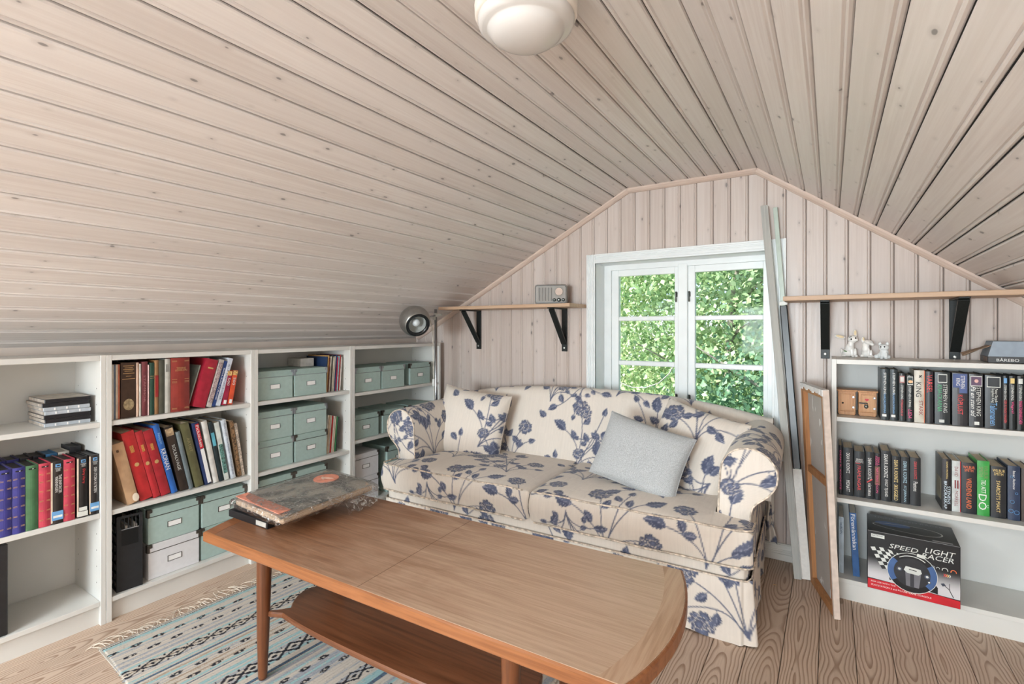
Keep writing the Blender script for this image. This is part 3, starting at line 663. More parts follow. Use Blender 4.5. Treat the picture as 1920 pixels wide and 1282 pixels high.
b = rc('dark book at the right end of the middle shelf', .606, .640, .20, (60, 44, 34)); clean(b)
# --- right bookcase, bottom
b = book('pale blue book with an 1-shaped mark behind the painted canvas', .018, .245, .17, (172, 188, 200), .030, YR + .055, .095, 0, 0, PAGEW, True); tx(b, 'NORDEN', mat((70, 90, 120), .5), .8, .2, .5); clean(b)
b['label'] = 'pale blue book on the lowest right shelf beside the canvas'
b = book('tall blue book leaning on the lowest right shelf left of the game box', .024, .272, .19, (44, 88, 140), .082, YR + .050, .095, 0, -.05, PAGEW, True); tx(b, 'Föremänniskan', WHT, .70, .56, .62); clean(b)

# --- left bookcases: spine looks to +x, books run along y
def lb(label, y0, y1, h, rgb, z, d=.17, x=XF - .030, lean=0.0, **k):
    return book(label, y1 - y0, h, d, rgb, x, y1 if lean > 0 else y0, z, R90, lean, **k)
# first bookcase: boxed cassettes
G3 = 'boxed video cassettes, front row'; ZM = .4405
xs = [(.484, .5185), (.5195, .553), (.554, .5875), (.5885, .622), (.6235, .657), (.658, .6915), (.699, .7300), (.736, .7655)]
cs = [('blue', (58, 58, 128)), ('blue', (58, 58, 128)), ('green', (72, 112, 78)), ('red', (186, 64, 82)), ('black', (46, 40, 38)), ('red', (186, 64, 82)), ('black', (36, 34, 34)), ('black', (40, 36, 36))]
labs = ['blue gilt-banded cassette case at the left picture edge', 'blue gilt-banded cassette case beside the green one', 'green cassette case between blue and red ones', 'red cassette case beside the green one', 'black cassette case with white title and blue tag', 'red cassette case between two black ones', 'black cassette case with a red title', 'black cassette case with white title against the side panel']
for k, ((a, c_), (cn, rgb)) in enumerate(zip(xs, cs)):
    b = lb(labs[k], a, c_, .232, rgb, ZM, .13, XF - .012, group=G3, name='video_case', cat='video case', pages=PAGEK, bulge=.004, gloss=.3)
    if cn == 'black':
        plate(b, 'cream_edge', -.04, .10, .02, .98, mat((226, 206, 184), .6), -.0012)
        plate(b, 'maker_badge', .32, .76, .905, .955, BLU, -.0046); plate(b, 'badge_slot', .42, .68, .92, .94, BLK, -.0050); tx(b, 'WARNER\nHOME\nVIDEO', WHT, .865, .56, .055, .54, 'across').location = (0, -.0014, 0)
        s, m2, zc, L, H = (('THE ENFORCER.\nMANNINGEN', WHT, .63, .30, .56), ('Dirty Harry', RED, .68, .24, .32), ('DEN STORA FLYKTEN', WHT, .58, .42, .30))[{4: 0, 6: 1, 7: 2}[k]]
        tx(b, s, m2, zc, L, H, .56).location = (0, -.0014, 0)
        if k == 6: plate(b, 'price_sticker', .14, .9, .11, .17, LGR, -.0044); plate(b, 'shop_label', .0, .98, .02, .10, LGR, -.0042)
        else: plate(b, 'shop_label', .04, .98, .06, .20, BLU, -.0046); plate(b, 'label_strip', .12, .9, .10, .135, WHT, -.0050)
    else:
        plate(b, 'slot', .22, .78, .938, .958, BLK, -.0044); plate(b, 'slot_window', .50, .60, .943, .953, WHT, -.0048)
        if cn != 'green':
            for zc in (.10, .25, .40, .55, .70, .82):
                plate(b, 'gilt_band', .06, .94, zc, zc + .004, GOLD, -.0036); plate(b, 'gilt_band', .06, .94, zc + .014, zc + .018, GOLD, -.0036)
    clean(b)
for k in range(8):
    a = .462 + k * .0365
    rgb = [(40, 40, 60), (50, 50, 110), (50, 50, 110), (40, 40, 44), (40, 40, 44), (60, 110, 150), (206, 200, 190), (40, 40, 44)][k]
    l = ['rear-row dark cassette case at the picture edge', 'rear-row blue cassette case, leftmost in view', 'rear-row blue cassette case behind the green one', 'rear-row black cassette case behind the red one', 'rear-row black cassette case behind the blue-tagged one', 'rear-row blue topped book behind the second red case', 'rear-row white topped book near the side panel', 'rear-row black case against the side panel'][k]
    clean(lb(l, a, a + .034, .236 if k < 7 else .25, rgb, ZM, .105, XF - .156, group='boxed video cassettes, rear row', name='video_case', cat='video case', pages=PAGEK if k not in (5, 6) else mat(rgb, .6), bulge=.003))
# disc cases on the top shelf
DVDB = mat((34, 34, 38), .3, name='black_disc_case'); DVDC = mat((176, 184, 192), .15, 0, .1, name='clear_disc_case', spec=.8); DVDP = mat((180, 168, 156), .35, 0, .25, 40, name='disc_cover_print')
dv = ['grey', 'black', 'black', 'grey', 'grey', 'black', 'black']; z = .797
dn = ['bottom', 'second', 'third', 'fourth', 'fifth', 'sixth', 'topmost']
for k in range(7):
    oy = (0, .002, -.001, .0015, -.002, -.006, .001)[k]
    r = tag(empty('disc_case', (XF - .045, .612 + oy, z), (0, 0, R90)), '%s disc case, %s in the stack of seven on the top shelf' % ({'grey': 'clear grey', 'black': 'black'}[dv[k]], dn[k]), 'disc case', 'stacked disc cases')
    m2 = DVDB if dv[k] == 'black' else DVDC
    obj('case', cb(0, .137, 0, .19, .0005, .0145, .0015), m2, r)
    obj('cover_sheet', join(cb(.002, .134, .004, .186, .0146, .0149), cb(-.0003, 0, .004, .186, .002, .013)), DVDP, r)
    if dv[k] == 'grey':
        for q in (.03, .065, .10): obj('hinge', cb(q, q + .004, -.0012, 0, .003, .012), PAPER, r)
    z += .0149
# second bookcase, upper shelf (.797)
ZU = .797
for k, (rgb, l) in enumerate((((176, 92, 70), 'thin rust-red pamphlet'), ((228, 220, 206), 'thin white pamphlet'), ((110, 122, 140), 'thin slate-blue pamphlet'), ((226, 210, 190), 'thin cream pamphlet'), ((190, 110, 80), 'thin orange pamphlet'))):
    clean(lb(l + ' at the left end of the upper book shelf', .806 + k * .0068, .812 + k * .0068, .222, rgb, ZU, .17, soft=True, group='pamphlets'))
b = lb('thick dark brown antique book with gilt lines and a pale crest', .843, .895, .228, (70, 50, 38), ZU)
for zc, wd in ((.935, .4), (.90, .3), (.87, .4), (.84, .3), (.80, .42), (.75, .2)): plate(b, 'gilt_line', .5 - wd * .9, .5 + wd * .9, zc, zc + .008, GOLD)
plate(b, 'gilt_rule', .08, .92, .70, .707, GOLD); obj('crest', ell((b['ox'] + .5 * b['w'], -.0030, b['h'] * .24), (.019, .0008, .024), 14, 6), mat((160, 142, 110), .6, 0, .3, 90), b); clean(b)
for (a, c_, h, rgb, l) in ((.8965, .906, .226, (206, 172, 150), 'thin pinkish tan book beside the antique brown book'), (.907, .914, .220, (200, 196, 186), 'thin pale grey book beside the tan one'), (.9155, .937, .228, (112, 52, 58), 'wine-red book with faint lettering'), (.938, .943, .214, (214, 176, 170), 'thin pink booklet beside the wine-red book'), (.944, .962, .222, (38, 72, 58), 'dark green book beside the pink booklet'), (.963, .978, .232, (150, 110, 70), 'tan book with a red spine label'), (.979, 1.001, .232, (82, 82, 70), 'dark olive-grey book beside the tan one'), (1.002, 1.023, .236, (186, 184, 176), 'light grey book left of the big red-brown lexicon')):
    b = lb(l, a, c_, h, rgb, ZU)
    if 'red spine' in l: plate(b, 'spine_label', .12, .88, .32, .72, mat((150, 40, 40), .5))
    if 'wine-red' in l: tx(b, 'STÄMMOR', mat((170, 120, 120), .5), .5, .5, .4)
    if 'light grey' in l: plate(b, 'title_block', .15, .85, .76, .90, mat((150, 148, 142), .5))
    if 'dark green' in l: plate(b, 'rule', .1, .9, .70, .706, GOLD); plate(b, 'rule', .1, .9, .74, .746, GOLD)
    clean(b)
b = lb('thick red-brown leather lexicon with gilt title and bands', 1.025, 1.101, .238, (142, 52, 44), ZU, bulge=.007)
tx(b, 'TIDENS\nLEXIKON', GOLD, .79, .62, .07, .5, 'across').location = (0, -.0050, 0)
for zc in (.05, .065, .54, .56, .60, .93, .945): plate(b, 'gilt_band', .06, .94, zc, zc + .005, GOLD, -.0056, .003)
clean(b)
clean(lb('thin pale green book slanting behind the red leaning book', 1.1035, 1.1085, .205, (170, 192, 184), ZU, .15, XF - .06, .27, soft=True))
b = lb('thick crimson hardback leaning right', 1.113, 1.166, .225, (166, 34, 54), ZU, .19, XF - .03, .27); plate(b, 'gilt_title', .3, .75, .80, .83, GOLD); clean(b)
b = lb('pale patterned book leaning on the crimson one', 1.172, 1.194, .225, (196, 188, 182), ZU, .18, XF - .03, .27, soft=True); plate(b, 'pattern_panel', .12, .88, .08, .94, mat((168, 150, 150), .6, 0, .4, 160)); clean(b)
b = lb('slim royal blue book leaning right', 1.196, 1.211, .218, (44, 70, 130), ZU, .18, XF - .03, .27, soft=True); tx(b, 'SOLSALVAGE', WHT, .5, .7, .4); clean(b)
b = lb('white paperback with blue capitals leaning right', 1.213, 1.234, .230, (214, 220, 232), ZU, .18, XF - .03, .27, soft=True); tx(b, 'ALLA SVERIGES RÖSTER', mat((70, 80, 120), .5), .5, .75, .42); clean(b)
for k, (rgb, l) in enumerate((((160, 34, 64), 'small dark red booklet leaning at the right end'), ((218, 84, 50), 'small orange-red booklet leaning at the right end'))):
    b = lb(l, 1.242 + k * .026, 1.265 + k * .026, .165, rgb, ZU, .13, XF - .03, .17, soft=True); tx(b, '500', WHT, .68, .22, .5); plate(b, 'food_picture', .05, .95, .86, .99, mat((216, 170, 110), .6, 0, .6, 200)); plate(b, 'publisher_label', .25, .75, .04, .15, PAPER); clean(b)
# second bookcase, middle shelf: books leaning left
def ll(label, y0, y1, h, rgb, lean, d=.19, x=XF - .026, **k): return lb(label, y0, y1, h, rgb, .4405, d, x, -lean, **k)
b = ll('worn tan cloth book with a torn spine leaning left', .862, .903, .262, (188, 152, 118), .215, .2, XF - .018); obj('torn_edge', ell((b['ox'] + b['w'] * .8, -.0026, .02), (.012, .0012, .018), 10, 6), mat((228, 214, 194), .8), b); plate(b, 'dark_patch', .25, .45, .86, .90, mat((100, 72, 52), .7)); clean(b)
b = ll('bright red hardback with gilt runes, nearest the worn tan book', .911, .955, .303, (186, 46, 48), .232); G = (.72, .62); tx(b, 'HILLS II', GOLD, .70, .40, .08, .5, 'across') if False else plate(b, 'gilt_runes', .32, .62, .70, .80, mat((190, 130, 70), .5, 0, .4, 300)); obj('gilt_seal', ell((b['ox'] + .5 * b['w'], -.003, b['h'] * .52), (.0085, .0007, .0085), 12, 6), GOLD, b); clean(b)
b = ll('second red hardback with gilt seal, slimmer than its neighbours', .958, .984, .300, (178, 44, 50), .232); plate(b, 'gilt_runes', .28, .66, .70, .80, mat((190, 130, 70), .5, 0, .4, 300)); obj('gilt_seal', ell((b['ox'] + .5 * b['w'], -.003, b['h'] * .52), (.0075, .0007, .0085), 12, 6), GOLD, b); clean(b)
b = ll('third red hardback with gilt seal, beside the blue book', .987, 1.0235, .298, (160, 40, 48), .235); plate(b, 'gilt_runes', .32, .62, .70, .80, mat((190, 130, 70), .5, 0, .4, 300)); obj('gilt_seal', ell((b['ox'] + .5 * b['w'], -.003, b['h'] * .52), (.008, .0007, .0085), 12, 6), GOLD, b); clean(b)
b = ll('bright blue hardback with white capitals leaning left', 1.0275, 1.051, .318, (46, 100, 176), .235, .2); tx(b, 'KRONAN', WHT, .50, .30, .72); tx(b, 'Riksäpplet', mat((150, 190, 230), .5), .80, .16, .5); clean(b)
b = ll('black and brown illustrated book beside the blue book', 1.062, 1.096, .300, (52, 42, 36), .22); tx(b, 'SOLSALVAGE', LGR, .52, .40, .36); plate(b, 'torn_corner', .05, .9, .86, .97, mat((176, 150, 118), .7, 0, .4, 60)); clean(b)
clean(ll('slim slate-blue book beside the illustrated one', 1.098, 1.116, .272, (112, 124, 128), .21))
b = ll('olive green hardback with faint gilt title', 1.124, 1.159, .305, (98, 96, 66), .215, .2); tx(b, 'ARTIST', mat((150, 140, 100), .5), .66, .22, .34); clean(b)
b = ll('navy, red and white book with a checked lower spine', 1.166, 1.194, .300, (40, 54, 92), .20); plate(b, 'red_panel', .42, .98, .58, .97, mat((200, 44, 54), .5)); plate(b, 'white_panel', .42, .98, .02, .57, PAPER); tx(b, 'Picknicken', WHT, .78, .34, .44, .7); clean(b)
clean(ll('plain white hardback between navy and black books', 1.203, 1.227, .300, (214, 212, 206), .185))
b = ll('slim black book with a turquoise title panel', 1.230, 1.249, .292, (40, 52, 56), .18); plate(b, 'title_panel', .15, .85, .60, .82, mat((100, 180, 200), .5)); clean(b)
b = ll('white spine with a green leaf picture', 1.253, 1.274, .285, (214, 220, 214), .17, soft=True); plate(b, 'leaf_picture', .1, .9, .12, .62, mat((90, 130, 122), .6, 0, .6, 120)); clean(b)
b = ll('pale blue-white book with a long navy title', 1.284, 1.306, .292, (206, 214, 222), .165, .21); tx(b, 'Toddy Drinkar - Oscar Twentanty - SÅNTAL UUM ÖNSK', mat((70, 90, 130), .5), .5, .88, .5); clean(b)
b = ll('brown photo-covered book leaning near the side panel', 1.317, 1.334, .280, (108, 84, 60), .15, soft=True); plate(b, 'photo_panel', .05, .95, .02, .98, mat((120, 92, 64), .6, 0, .7, 150)); clean(b)
b = ll('cream photo-covered book leaning against the side panel', 1.336, 1.350, .265, (190, 176, 160), .15, soft=True); plate(b, 'photo_panel', .05, .95, .02, .98, mat((182, 166, 150), .6, 0, .5, 180)); clean(b)
clean(ll('dark brown book lying hidden behind the worn tan book', .808, .826, .25, (74, 58, 48), .0, .03, XF - .235))
# third bookcase: thin magazines
rng = random.Random(11)
pal = [(40, 58, 92), (196, 150, 90), (120, 60, 34), (214, 206, 190), (74, 72, 66), (226, 216, 200), (206, 196, 178), (40, 60, 110), (180, 36, 70), (150, 196, 206), (166, 50, 48), (220, 214, 206)]
nm = ['navy', 'ochre', 'brown', 'cream', 'charcoal', 'ivory', 'beige', 'blue', 'crimson', 'turquoise', 'brick-red', 'white']
for k in range(12):
    clean(book('thin %s magazine in the row beside the top-shelf boxes' % nm[k], .0062, .205 + .008 * math.sin(k * 2.1), .19, pal[k], XF - .05, 1.835 + k * .0092, .797, R90, .07, None, True, 'magazine', 'magazines beside the top boxes', .3, 'magazine'))
clean(book('white cardboard file lying on the right top-shelf green box', .085, .046, .12, (206, 202, 196), XF - .13, 1.728, .9475, R90, .0, PAGEW, True, 'magazine_box', None, .5, 'box'))
pal2 = [(222, 214, 200), (214, 190, 160), (206, 200, 190), (196, 50, 48), (226, 220, 210), (212, 196, 176), (60, 130, 80), (60, 60, 60)]
nm2 = ['white', 'tan', 'pale grey', 'red', 'ivory', 'beige', 'green', 'black']
for k in range(8):
    b = book('thin %s magazine in the row beside the four stacked boxes' % nm2[k], .0068, .222 - .003 * k, .19, pal2[k], XF - .05, 1.838 + k * .0105, .4405, R90, .09, None, True, 'magazine', 'magazines beside the stacked boxes', .4, 'magazine')
    if k == 0: tx(b, 'DESIGN', BLK, .85, .18, .6)
    clean(b)

# ------------------------------------------------------------------ printed fabric: a repeat is drawn once and sampled onto dense meshes as a colour attribute
class Print:
    def __init__(s, size, px, base):
        s.n = int(size / px); s.px = px; s.a = np.zeros((s.n, s.n, 3)); s.a[:] = base
    def stamp(s, cx, cy, R, fn):
        i0 = int((cx - R) / s.px); i1 = int((cx + R) / s.px) + 2; j0 = int((cy - R) / s.px); j1 = int((cy + R) / s.px) + 2
        ii = np.arange(i0, i1); jj = np.arange(j0, j1)
        X, Y = np.meshgrid(ii * s.px - cx, jj * s.px - cy)
        al, col = fn(X, Y); ix = np.ix_(jj % s.n, ii % s.n)
        s.a[ix] = s.a[ix] * (1 - al[..., None]) + col * al[..., None]
    def stroke(s, pts, w, col):
        pts = np.asarray(pts)
        for (a, b) in zip(pts[:-1], pts[1:]):
            m = (a + b) / 2; d = b - a; L2 = max(1e-9, (d ** 2).sum()); R = math.sqrt(L2) / 2 + w * 2
            def fn(X, Y, a=a - m, d=d, L2=L2):
                t = np.clip(((X - a[0]) * d[0] + (Y - a[1]) * d[1]) / L2, 0, 1)
                D = np.hypot(X - a[0] - t * d[0], Y - a[1] - t * d[1])
                return np.clip((w - D) / s.px + .5, 0, 1), np.broadcast_to(np.array(col), X.shape + (3,))
            s.stamp(m[0], m[1], R, fn)
    def sample(s, u, v):
        x = (u / s.px) % s.n; y = (v / s.px) % s.n
        i = np.floor(x).astype(int); j = np.floor(y).astype(int); fx = (x - i)[..., None]; fy = (y - j)[..., None]
        i %= s.n; j %= s.n; i2 = (i + 1) % s.n; j2 = (j + 1) % s.n
        return (s.a[j, i] * (1 - fx) + s.a[j, i2] * fx) * (1 - fy) + (s.a[j2, i] * (1 - fx) + s.a[j2, i2] * fx) * fy
CREAM = np.array(lin((222, 213, 202))); INK = np.array(lin((80, 87, 110))); INK2 = np.array(lin((112, 118, 140))); INK3 = np.array(lin((150, 152, 168)))
rg = np.random.RandomState(7)
FL = Print(1.20, .0018, CREAM)
def leaf(cx, cy, ang, L, w, bend=0.25):
    ca, sa = math.cos(ang), math.sin(ang)
    def fn(X, Y):
        x = X * ca + Y * sa + L / 2; y = -X * sa + Y * ca; t = x / L
        y = y - bend * L * (t - t * t)
        ww = w * np.sin(PI * np.clip(t, 0, 1) ** .8) * (1 + .12 * np.sin(t * 40))
        al = np.clip((ww - np.abs(y)) / FL.px + .5, 0, 1) * (t > 0) * (t < 1)
        vein = (np.abs(y) < .0011) | (np.abs(np.sin((np.abs(y) * .9 + x) * 420)) < .10)
        c = np.where((y > 0)[..., None], INK, INK * .55 + INK2 * .45); c = np.where(vein[..., None], INK3, c)
        return al, c
    FL.stamp(cx, cy, L * .75, fn)
def peony(cx, cy, R, ang):
    ps = [(R * .52 * math.cos(ang + k * 2 * PI / 7 + .2 * math.sin(k * 3)), R * .44 * math.sin(ang + k * 2 * PI / 7), R * (.40 + .08 * math.sin(k * 5 + cx * 9))) for k in range(7)] + [(R * .15 * math.cos(ang + k * 2.1), R * .15 * math.sin(ang + k * 2.1), R * .34) for k in range(3)]
    for q, (px, py, r) in enumerate(ps):
        def fn(X, Y, r=r, q=q):
            th = np.arctan2(Y, X); D = np.hypot(X, Y * 1.15) / (1 + .10 * np.sin(th * 6 + q) + .05 * np.sin(th * 13 + q * 2))
            al = np.clip((r - D) / FL.px + .5, 0, 1)
            rim = (D > r * .90)[..., None]; inner = np.clip(D / r, 0, 1)[..., None]
            c = np.where(rim, CREAM * .90, INK * (1.05 - .35 * inner) + INK2 * .45 * (1 - inner))
            st = (np.abs(np.sin(th * 9 + q)) < .16)[..., None] & (inner > .45)
            return al, np.where(st & ~rim, INK3, c)
        FL.stamp(cx + px, cy + py, R * .62, fn)
def bud(cx, cy, ang, L):
    for k in (-1, 0, 1): leaf(cx + .004 * k * math.sin(ang), cy - .004 * k * math.cos(ang), ang + .22 * k, L, L * .20, .0)
def bez(p0, p1, p2, n=16):
    t = np.linspace(0, 1, n)[:, None]; return (1 - t) ** 2 * np.array(p0) + 2 * t * (1 - t) * np.array(p1) + t * t * np.array(p2)
def sprig(x, y, ang, S=1.0):
    def pt(a, l): return (x + math.cos(ang + a) * l * S, y + math.sin(ang + a) * l * S)
    tips = [(-.75, .17, 'p'), (-.25, .24, 'l'), (.15, .27, 'b'), (.55, .21, 'p'), (1.05, .16, 'l'), (-1.2, .12, 'b')]
    for k, (a, l, kd) in enumerate(tips):
        a += rg.uniform(-.12, .12); l *= rg.uniform(.85, 1.15); e = pt(a, l); c = pt(a * .25 + rg.uniform(-.2, .2), l * .6)
        cv = bez((x, y), c, e); FL.stroke(cv, .0024, INK * .7 + INK2 * .3)
        da = math.atan2(cv[-1][1] - cv[-3][1], cv[-1][0] - cv[-3][0])
        if kd == 'p': peony(e[0], e[1], rg.uniform(.037, .045) * S, rg.uniform(0, 6))
        elif kd == 'l': leaf(e[0] + math.cos(da) * .02, e[1] + math.sin(da) * .02, da, .068 * S, .0185 * S, rg.choice([-.3, .3]))
        else: bud(e[0], e[1], da, .036 * S)
        mid = cv[8 + rg.randint(-2, 3)]; sg = rg.choice([-1, 1]); la = da + sg * rg.uniform(.6, 1.0)
        FL.stroke(bez(mid, mid + .012 * np.array((math.cos(da), math.sin(da))), mid + .026 * np.array((math.cos(la), math.sin(la))), 5), .0012, INK2)
        leaf(mid[0] + math.cos(la) * .042, mid[1] + math.sin(la) * .042, la, .042 * S, .0125 * S, .3 * sg)
sp = [(.10, .08, 1.3), (.50, .18, 1.9), (.88, .06, 1.2), (.30, .44, 1.0), (.70, .50, 1.6), (1.10, .42, 2.1), (.10, .80, 1.4), (.50, .86, 1.1), (.90, .84, 1.8)]
for (x, y, a) in sp: sprig(x, y, a, 1.42)
for (x, y, a) in ((.30, .98, 4.4), (.72, .22, 5.0), (1.02, .70, 4.2), (.40, .66, 4.9)): sprig(x, y, a, 1.0)
for k in range(22): leaf(rg.uniform(0, 1.2), rg.uniform(0, 1.2), rg.uniform(0, 6.28), .062, .019, .3)
slub = rg.rand(FL.n)[None, :] * .05 + np.repeat(rg.rand(FL.n // 20 + 1, FL.n), 20, 0)[:FL.n] * .05 + .93
FL.a *= slub[..., None]
tt = NT('floral_upholstery'); at = tt.n('ShaderNodeAttribute', attribute_name='print')
wv = tt.noise(tt.coord((1, 1, 1)), 700.0, 2); fo = tt.noise(tt.coord((1, 1, 1)), 9.0, 3, .55, .6)
FABRIC = tt.fin(at.outputs['Color'], 0.78, 0, .25)
b1 = tt.n('ShaderNodeBump'); b1.inputs['Strength'].default_value = .25; b1.inputs['Distance'].default_value = .02; tt.l(fo, b1.inputs['Height'])
b2 = tt.n('ShaderNodeBump'); b2.inputs['Strength'].default_value = .15; b2.inputs['Distance'].default_value = .0005; tt.l(wv, b2.inputs['Height']); tt.l(b1.outputs[0], b2.inputs['Normal']); tt.l(b2.outputs[0], tt.b.inputs['Normal'])
tt.b.inputs['Sheen Weight'].default_value = .15
PIPING = mat((206, 192, 176), .8, 0, .35, 60, name='fabric_piping')
def gridmesh(name, P, C, m, wrap_u=False, caps=()):
    """P: (nu, nv, 3) grid; C: colours; caps: list of extra fan centres for the first / last ring"""
    nu, nv = P.shape[:2]; V = P.reshape(-1, 3)
    i = np.arange(nu if wrap_u else nu - 1); j = np.arange(nv - 1)
    I, J = np.meshgrid(i, j, indexing='ij'); I2 = (I + 1) % nu
    Q = np.stack([I * nv + J, I2 * nv + J, I2 * nv + J + 1, I * nv + J + 1], -1).reshape(-1, 4)
    me = bpy.data.meshes.new(name); n, k = len(V), len(Q)
    me.vertices.add(n); me.vertices.foreach_set('co', np.ascontiguousarray(V, dtype=np.float32).ravel())
    me.loops.add(k * 4); me.loops.foreach_set('vertex_index', Q.astype(np.int32).ravel())
    me.polygons.add(k); me.polygons.foreach_set('loop_start', np.arange(0, k * 4, 4, dtype=np.int32))
    me.polygons.foreach_set('use_smooth', np.ones(k, dtype=bool))
    if C is not None:
        at = me.color_attributes.new('print', 'FLOAT_COLOR', 'POINT'); c4 = np.ones((n, 4), dtype=np.float32); c4[:, :3] = C.reshape(-1, 3); at.data.foreach_set('color', c4.ravel())
    me.update(calc_edges=True); me.validate(); me.materials.append(m)
    return me
def resample(pts, step):
    p = np.array(pts, float); d = np.r_[0, np.cumsum(np.hypot(*np.diff(p, axis=0).T))]; n = max(3, int(d[-1] / step) + 1); t = np.linspace(0, d[-1], n)
    return np.stack([np.interp(t, d, p[:, k]) for k in range(p.shape[1])], -1), t
def wavy(x, y, seed, f=7.0):
    r = np.random.RandomState(seed); s = 0
    for k in range(6):
        a, b, c = r.uniform(-f, f), r.uniform(-f, f), r.uniform(0, 6.28); s = s + np.sin(a * x + b * y + c)
    return s / 6
ST = .0045
sofa = tag(empty('sofa', (-1.160, 1.940, 0), (0, 0, .036)), 'cream two-seat sofa with blue floral slipcover and skirt under the window', 'sofa')
# seat cushions: stations along x, profile front bottom -> front -> top -> back
def cushion(sgn, uo):
    xs = np.arange(0.002, .926, ST); nx = len(xs)
    nf, nt = int(.135 / ST), int(.62 / ST); P = np.zeros((nx, nf + nt + 14, 3)); Uv = np.zeros((nx, nf + nt + 14)); Vv = Uv.copy()
    for k, x in enumerate(xs):
        e = min((x - 0) / .03, (.926 - x) / .03, 1.0); e = math.sqrt(max(0, 1 - (1 - e) ** 2))
        yb = .625 if x < .765 else .625 + (.128 - .625) * min(1, (x - .765) / .012)
        crown = .026 * math.sin(PI * min(1, max(0, x / .9))) ** .6
        z0, z1 = .288, .424; zm = (z0 + z1) / 2; hz = (z1 - z0) / 2 * (.72 + .28 * e)
        a = np.linspace(0, 1, nf); fy = .010 - .018 * np.sin(PI * a) ; fz = zm - hz + 2 * hz * a
        b = np.linspace(0, 1, nt + 1)[1:]; ty = .010 + (yb - .010) * b
        tz = zm + hz + crown * np.sin(PI * np.clip(b * yb / .62, 0, 1) ** .55) * e + .006 * wavy(ty * 1.0, x + sgn, 3, 14)*e * np.sin(PI * b)
        q = np.linspace(0, 1, 14); by = np.full(14, yb) - .0 * q; bz = tz[-1] + (z0 - tz[-1]) * q
        y = np.r_[fy, ty, by]; z = np.r_[fz, tz, bz]
        edge = (1 - e) * .018
        P[k, :, 0] = sgn * x; P[k, :, 1] = y + (edge * (y < .3)); P[k, :, 2] = z
        s = np.r_[0, np.cumsum(np.hypot(np.diff(y), np.diff(z)))]; Uv[k] = sgn * x + uo; Vv[k] = s + .13
    o = link('seat_cushion', gridmesh('seat_cushion', P, FL.sample(Uv, Vv), FABRIC), sofa)
    # end faces
    for k in (0, -1):
        R = P[k]; cc = np.array((R[:, 0].mean(), (R[:, 1].min() + R[:, 1].max()) / 2, .35)); t = np.linspace(0, 1, 10)[None, :, None]
        G = R[:, None, :] * (1 - t) + cc * t; G = G if k else G
        link('side_boxing', gridmesh('side_boxing', G, FL.sample(G[..., 1] + .3, G[..., 2] + .2), FABRIC), o)
    for zz, oy in ((.427, .004), (.289, .004)):
        path = [(sgn * .03, oy - .004, zz)] + [(sgn * x, oy - .005 + .002 * math.sin(x * 9), zz + .0015 * math.sin(x * 23 + zz * 40)) for x in np.linspace(.06, .88, 24)] + [(sgn * .905, oy + .004, zz), (sgn * .922, oy + .022, zz), (sgn * .924, oy + .12, zz)]
        obj('piping', tube(path, .0038, 6), PIPING, o, smooth=True)
cushion(-1, .11); cushion(1, .53)
# back
xs = np.arange(-.955, .956, ST); cols = []
P = None
for k, x in enumerate(xs):
    zt = .818 - .088 * (abs(x) / .92) ** 2.6 if abs(x) < .92 else .73
    pr = [(.575, .37), (.600, .46), (.640, .58), (.672, .68), (.690, zt - .055), (.702, zt - .024), (.725, zt - .004), (.755, zt), (.785, zt - .006), (.805, zt - .028), (.812, zt - .08), (.815, .10)]
    q, t = resample(pr, .0050) if P is None else (None, None)
    if P is None: n0 = len(q); P = np.zeros((len(xs), n0, 3)); Vv = np.zeros((len(xs), n0))
    p = np.array(pr); d = np.r_[0, np.cumsum(np.hypot(*np.diff(p, axis=0).T))]; t = np.linspace(0, d[-1], n0)
    for _ in range(1): y = np.interp(t, d, p[:, 0]); z = np.interp(t, d, p[:, 1])
    ker = np.ones(7) / 7; ys_ = np.convolve(np.pad(y, 3, 'edge'), ker, 'valid'); zs_ = np.convolve(np.pad(z, 3, 'edge'), ker, 'valid')
    P[k, :, 0] = x; P[k, :, 1] = ys_ - .012 * math.cos(x * 1.6) * np.sin(PI * np.clip(t / .45, 0, 1)) + .003 * wavy(z, x, 9, 15); P[k, :, 2] = zs_; Vv[k] = t
U_ = np.repeat(xs[:, None], n0, 1)
link('backrest', gridmesh('backrest', P, FL.sample(U_ + .32, Vv + .42), FABRIC), sofa)
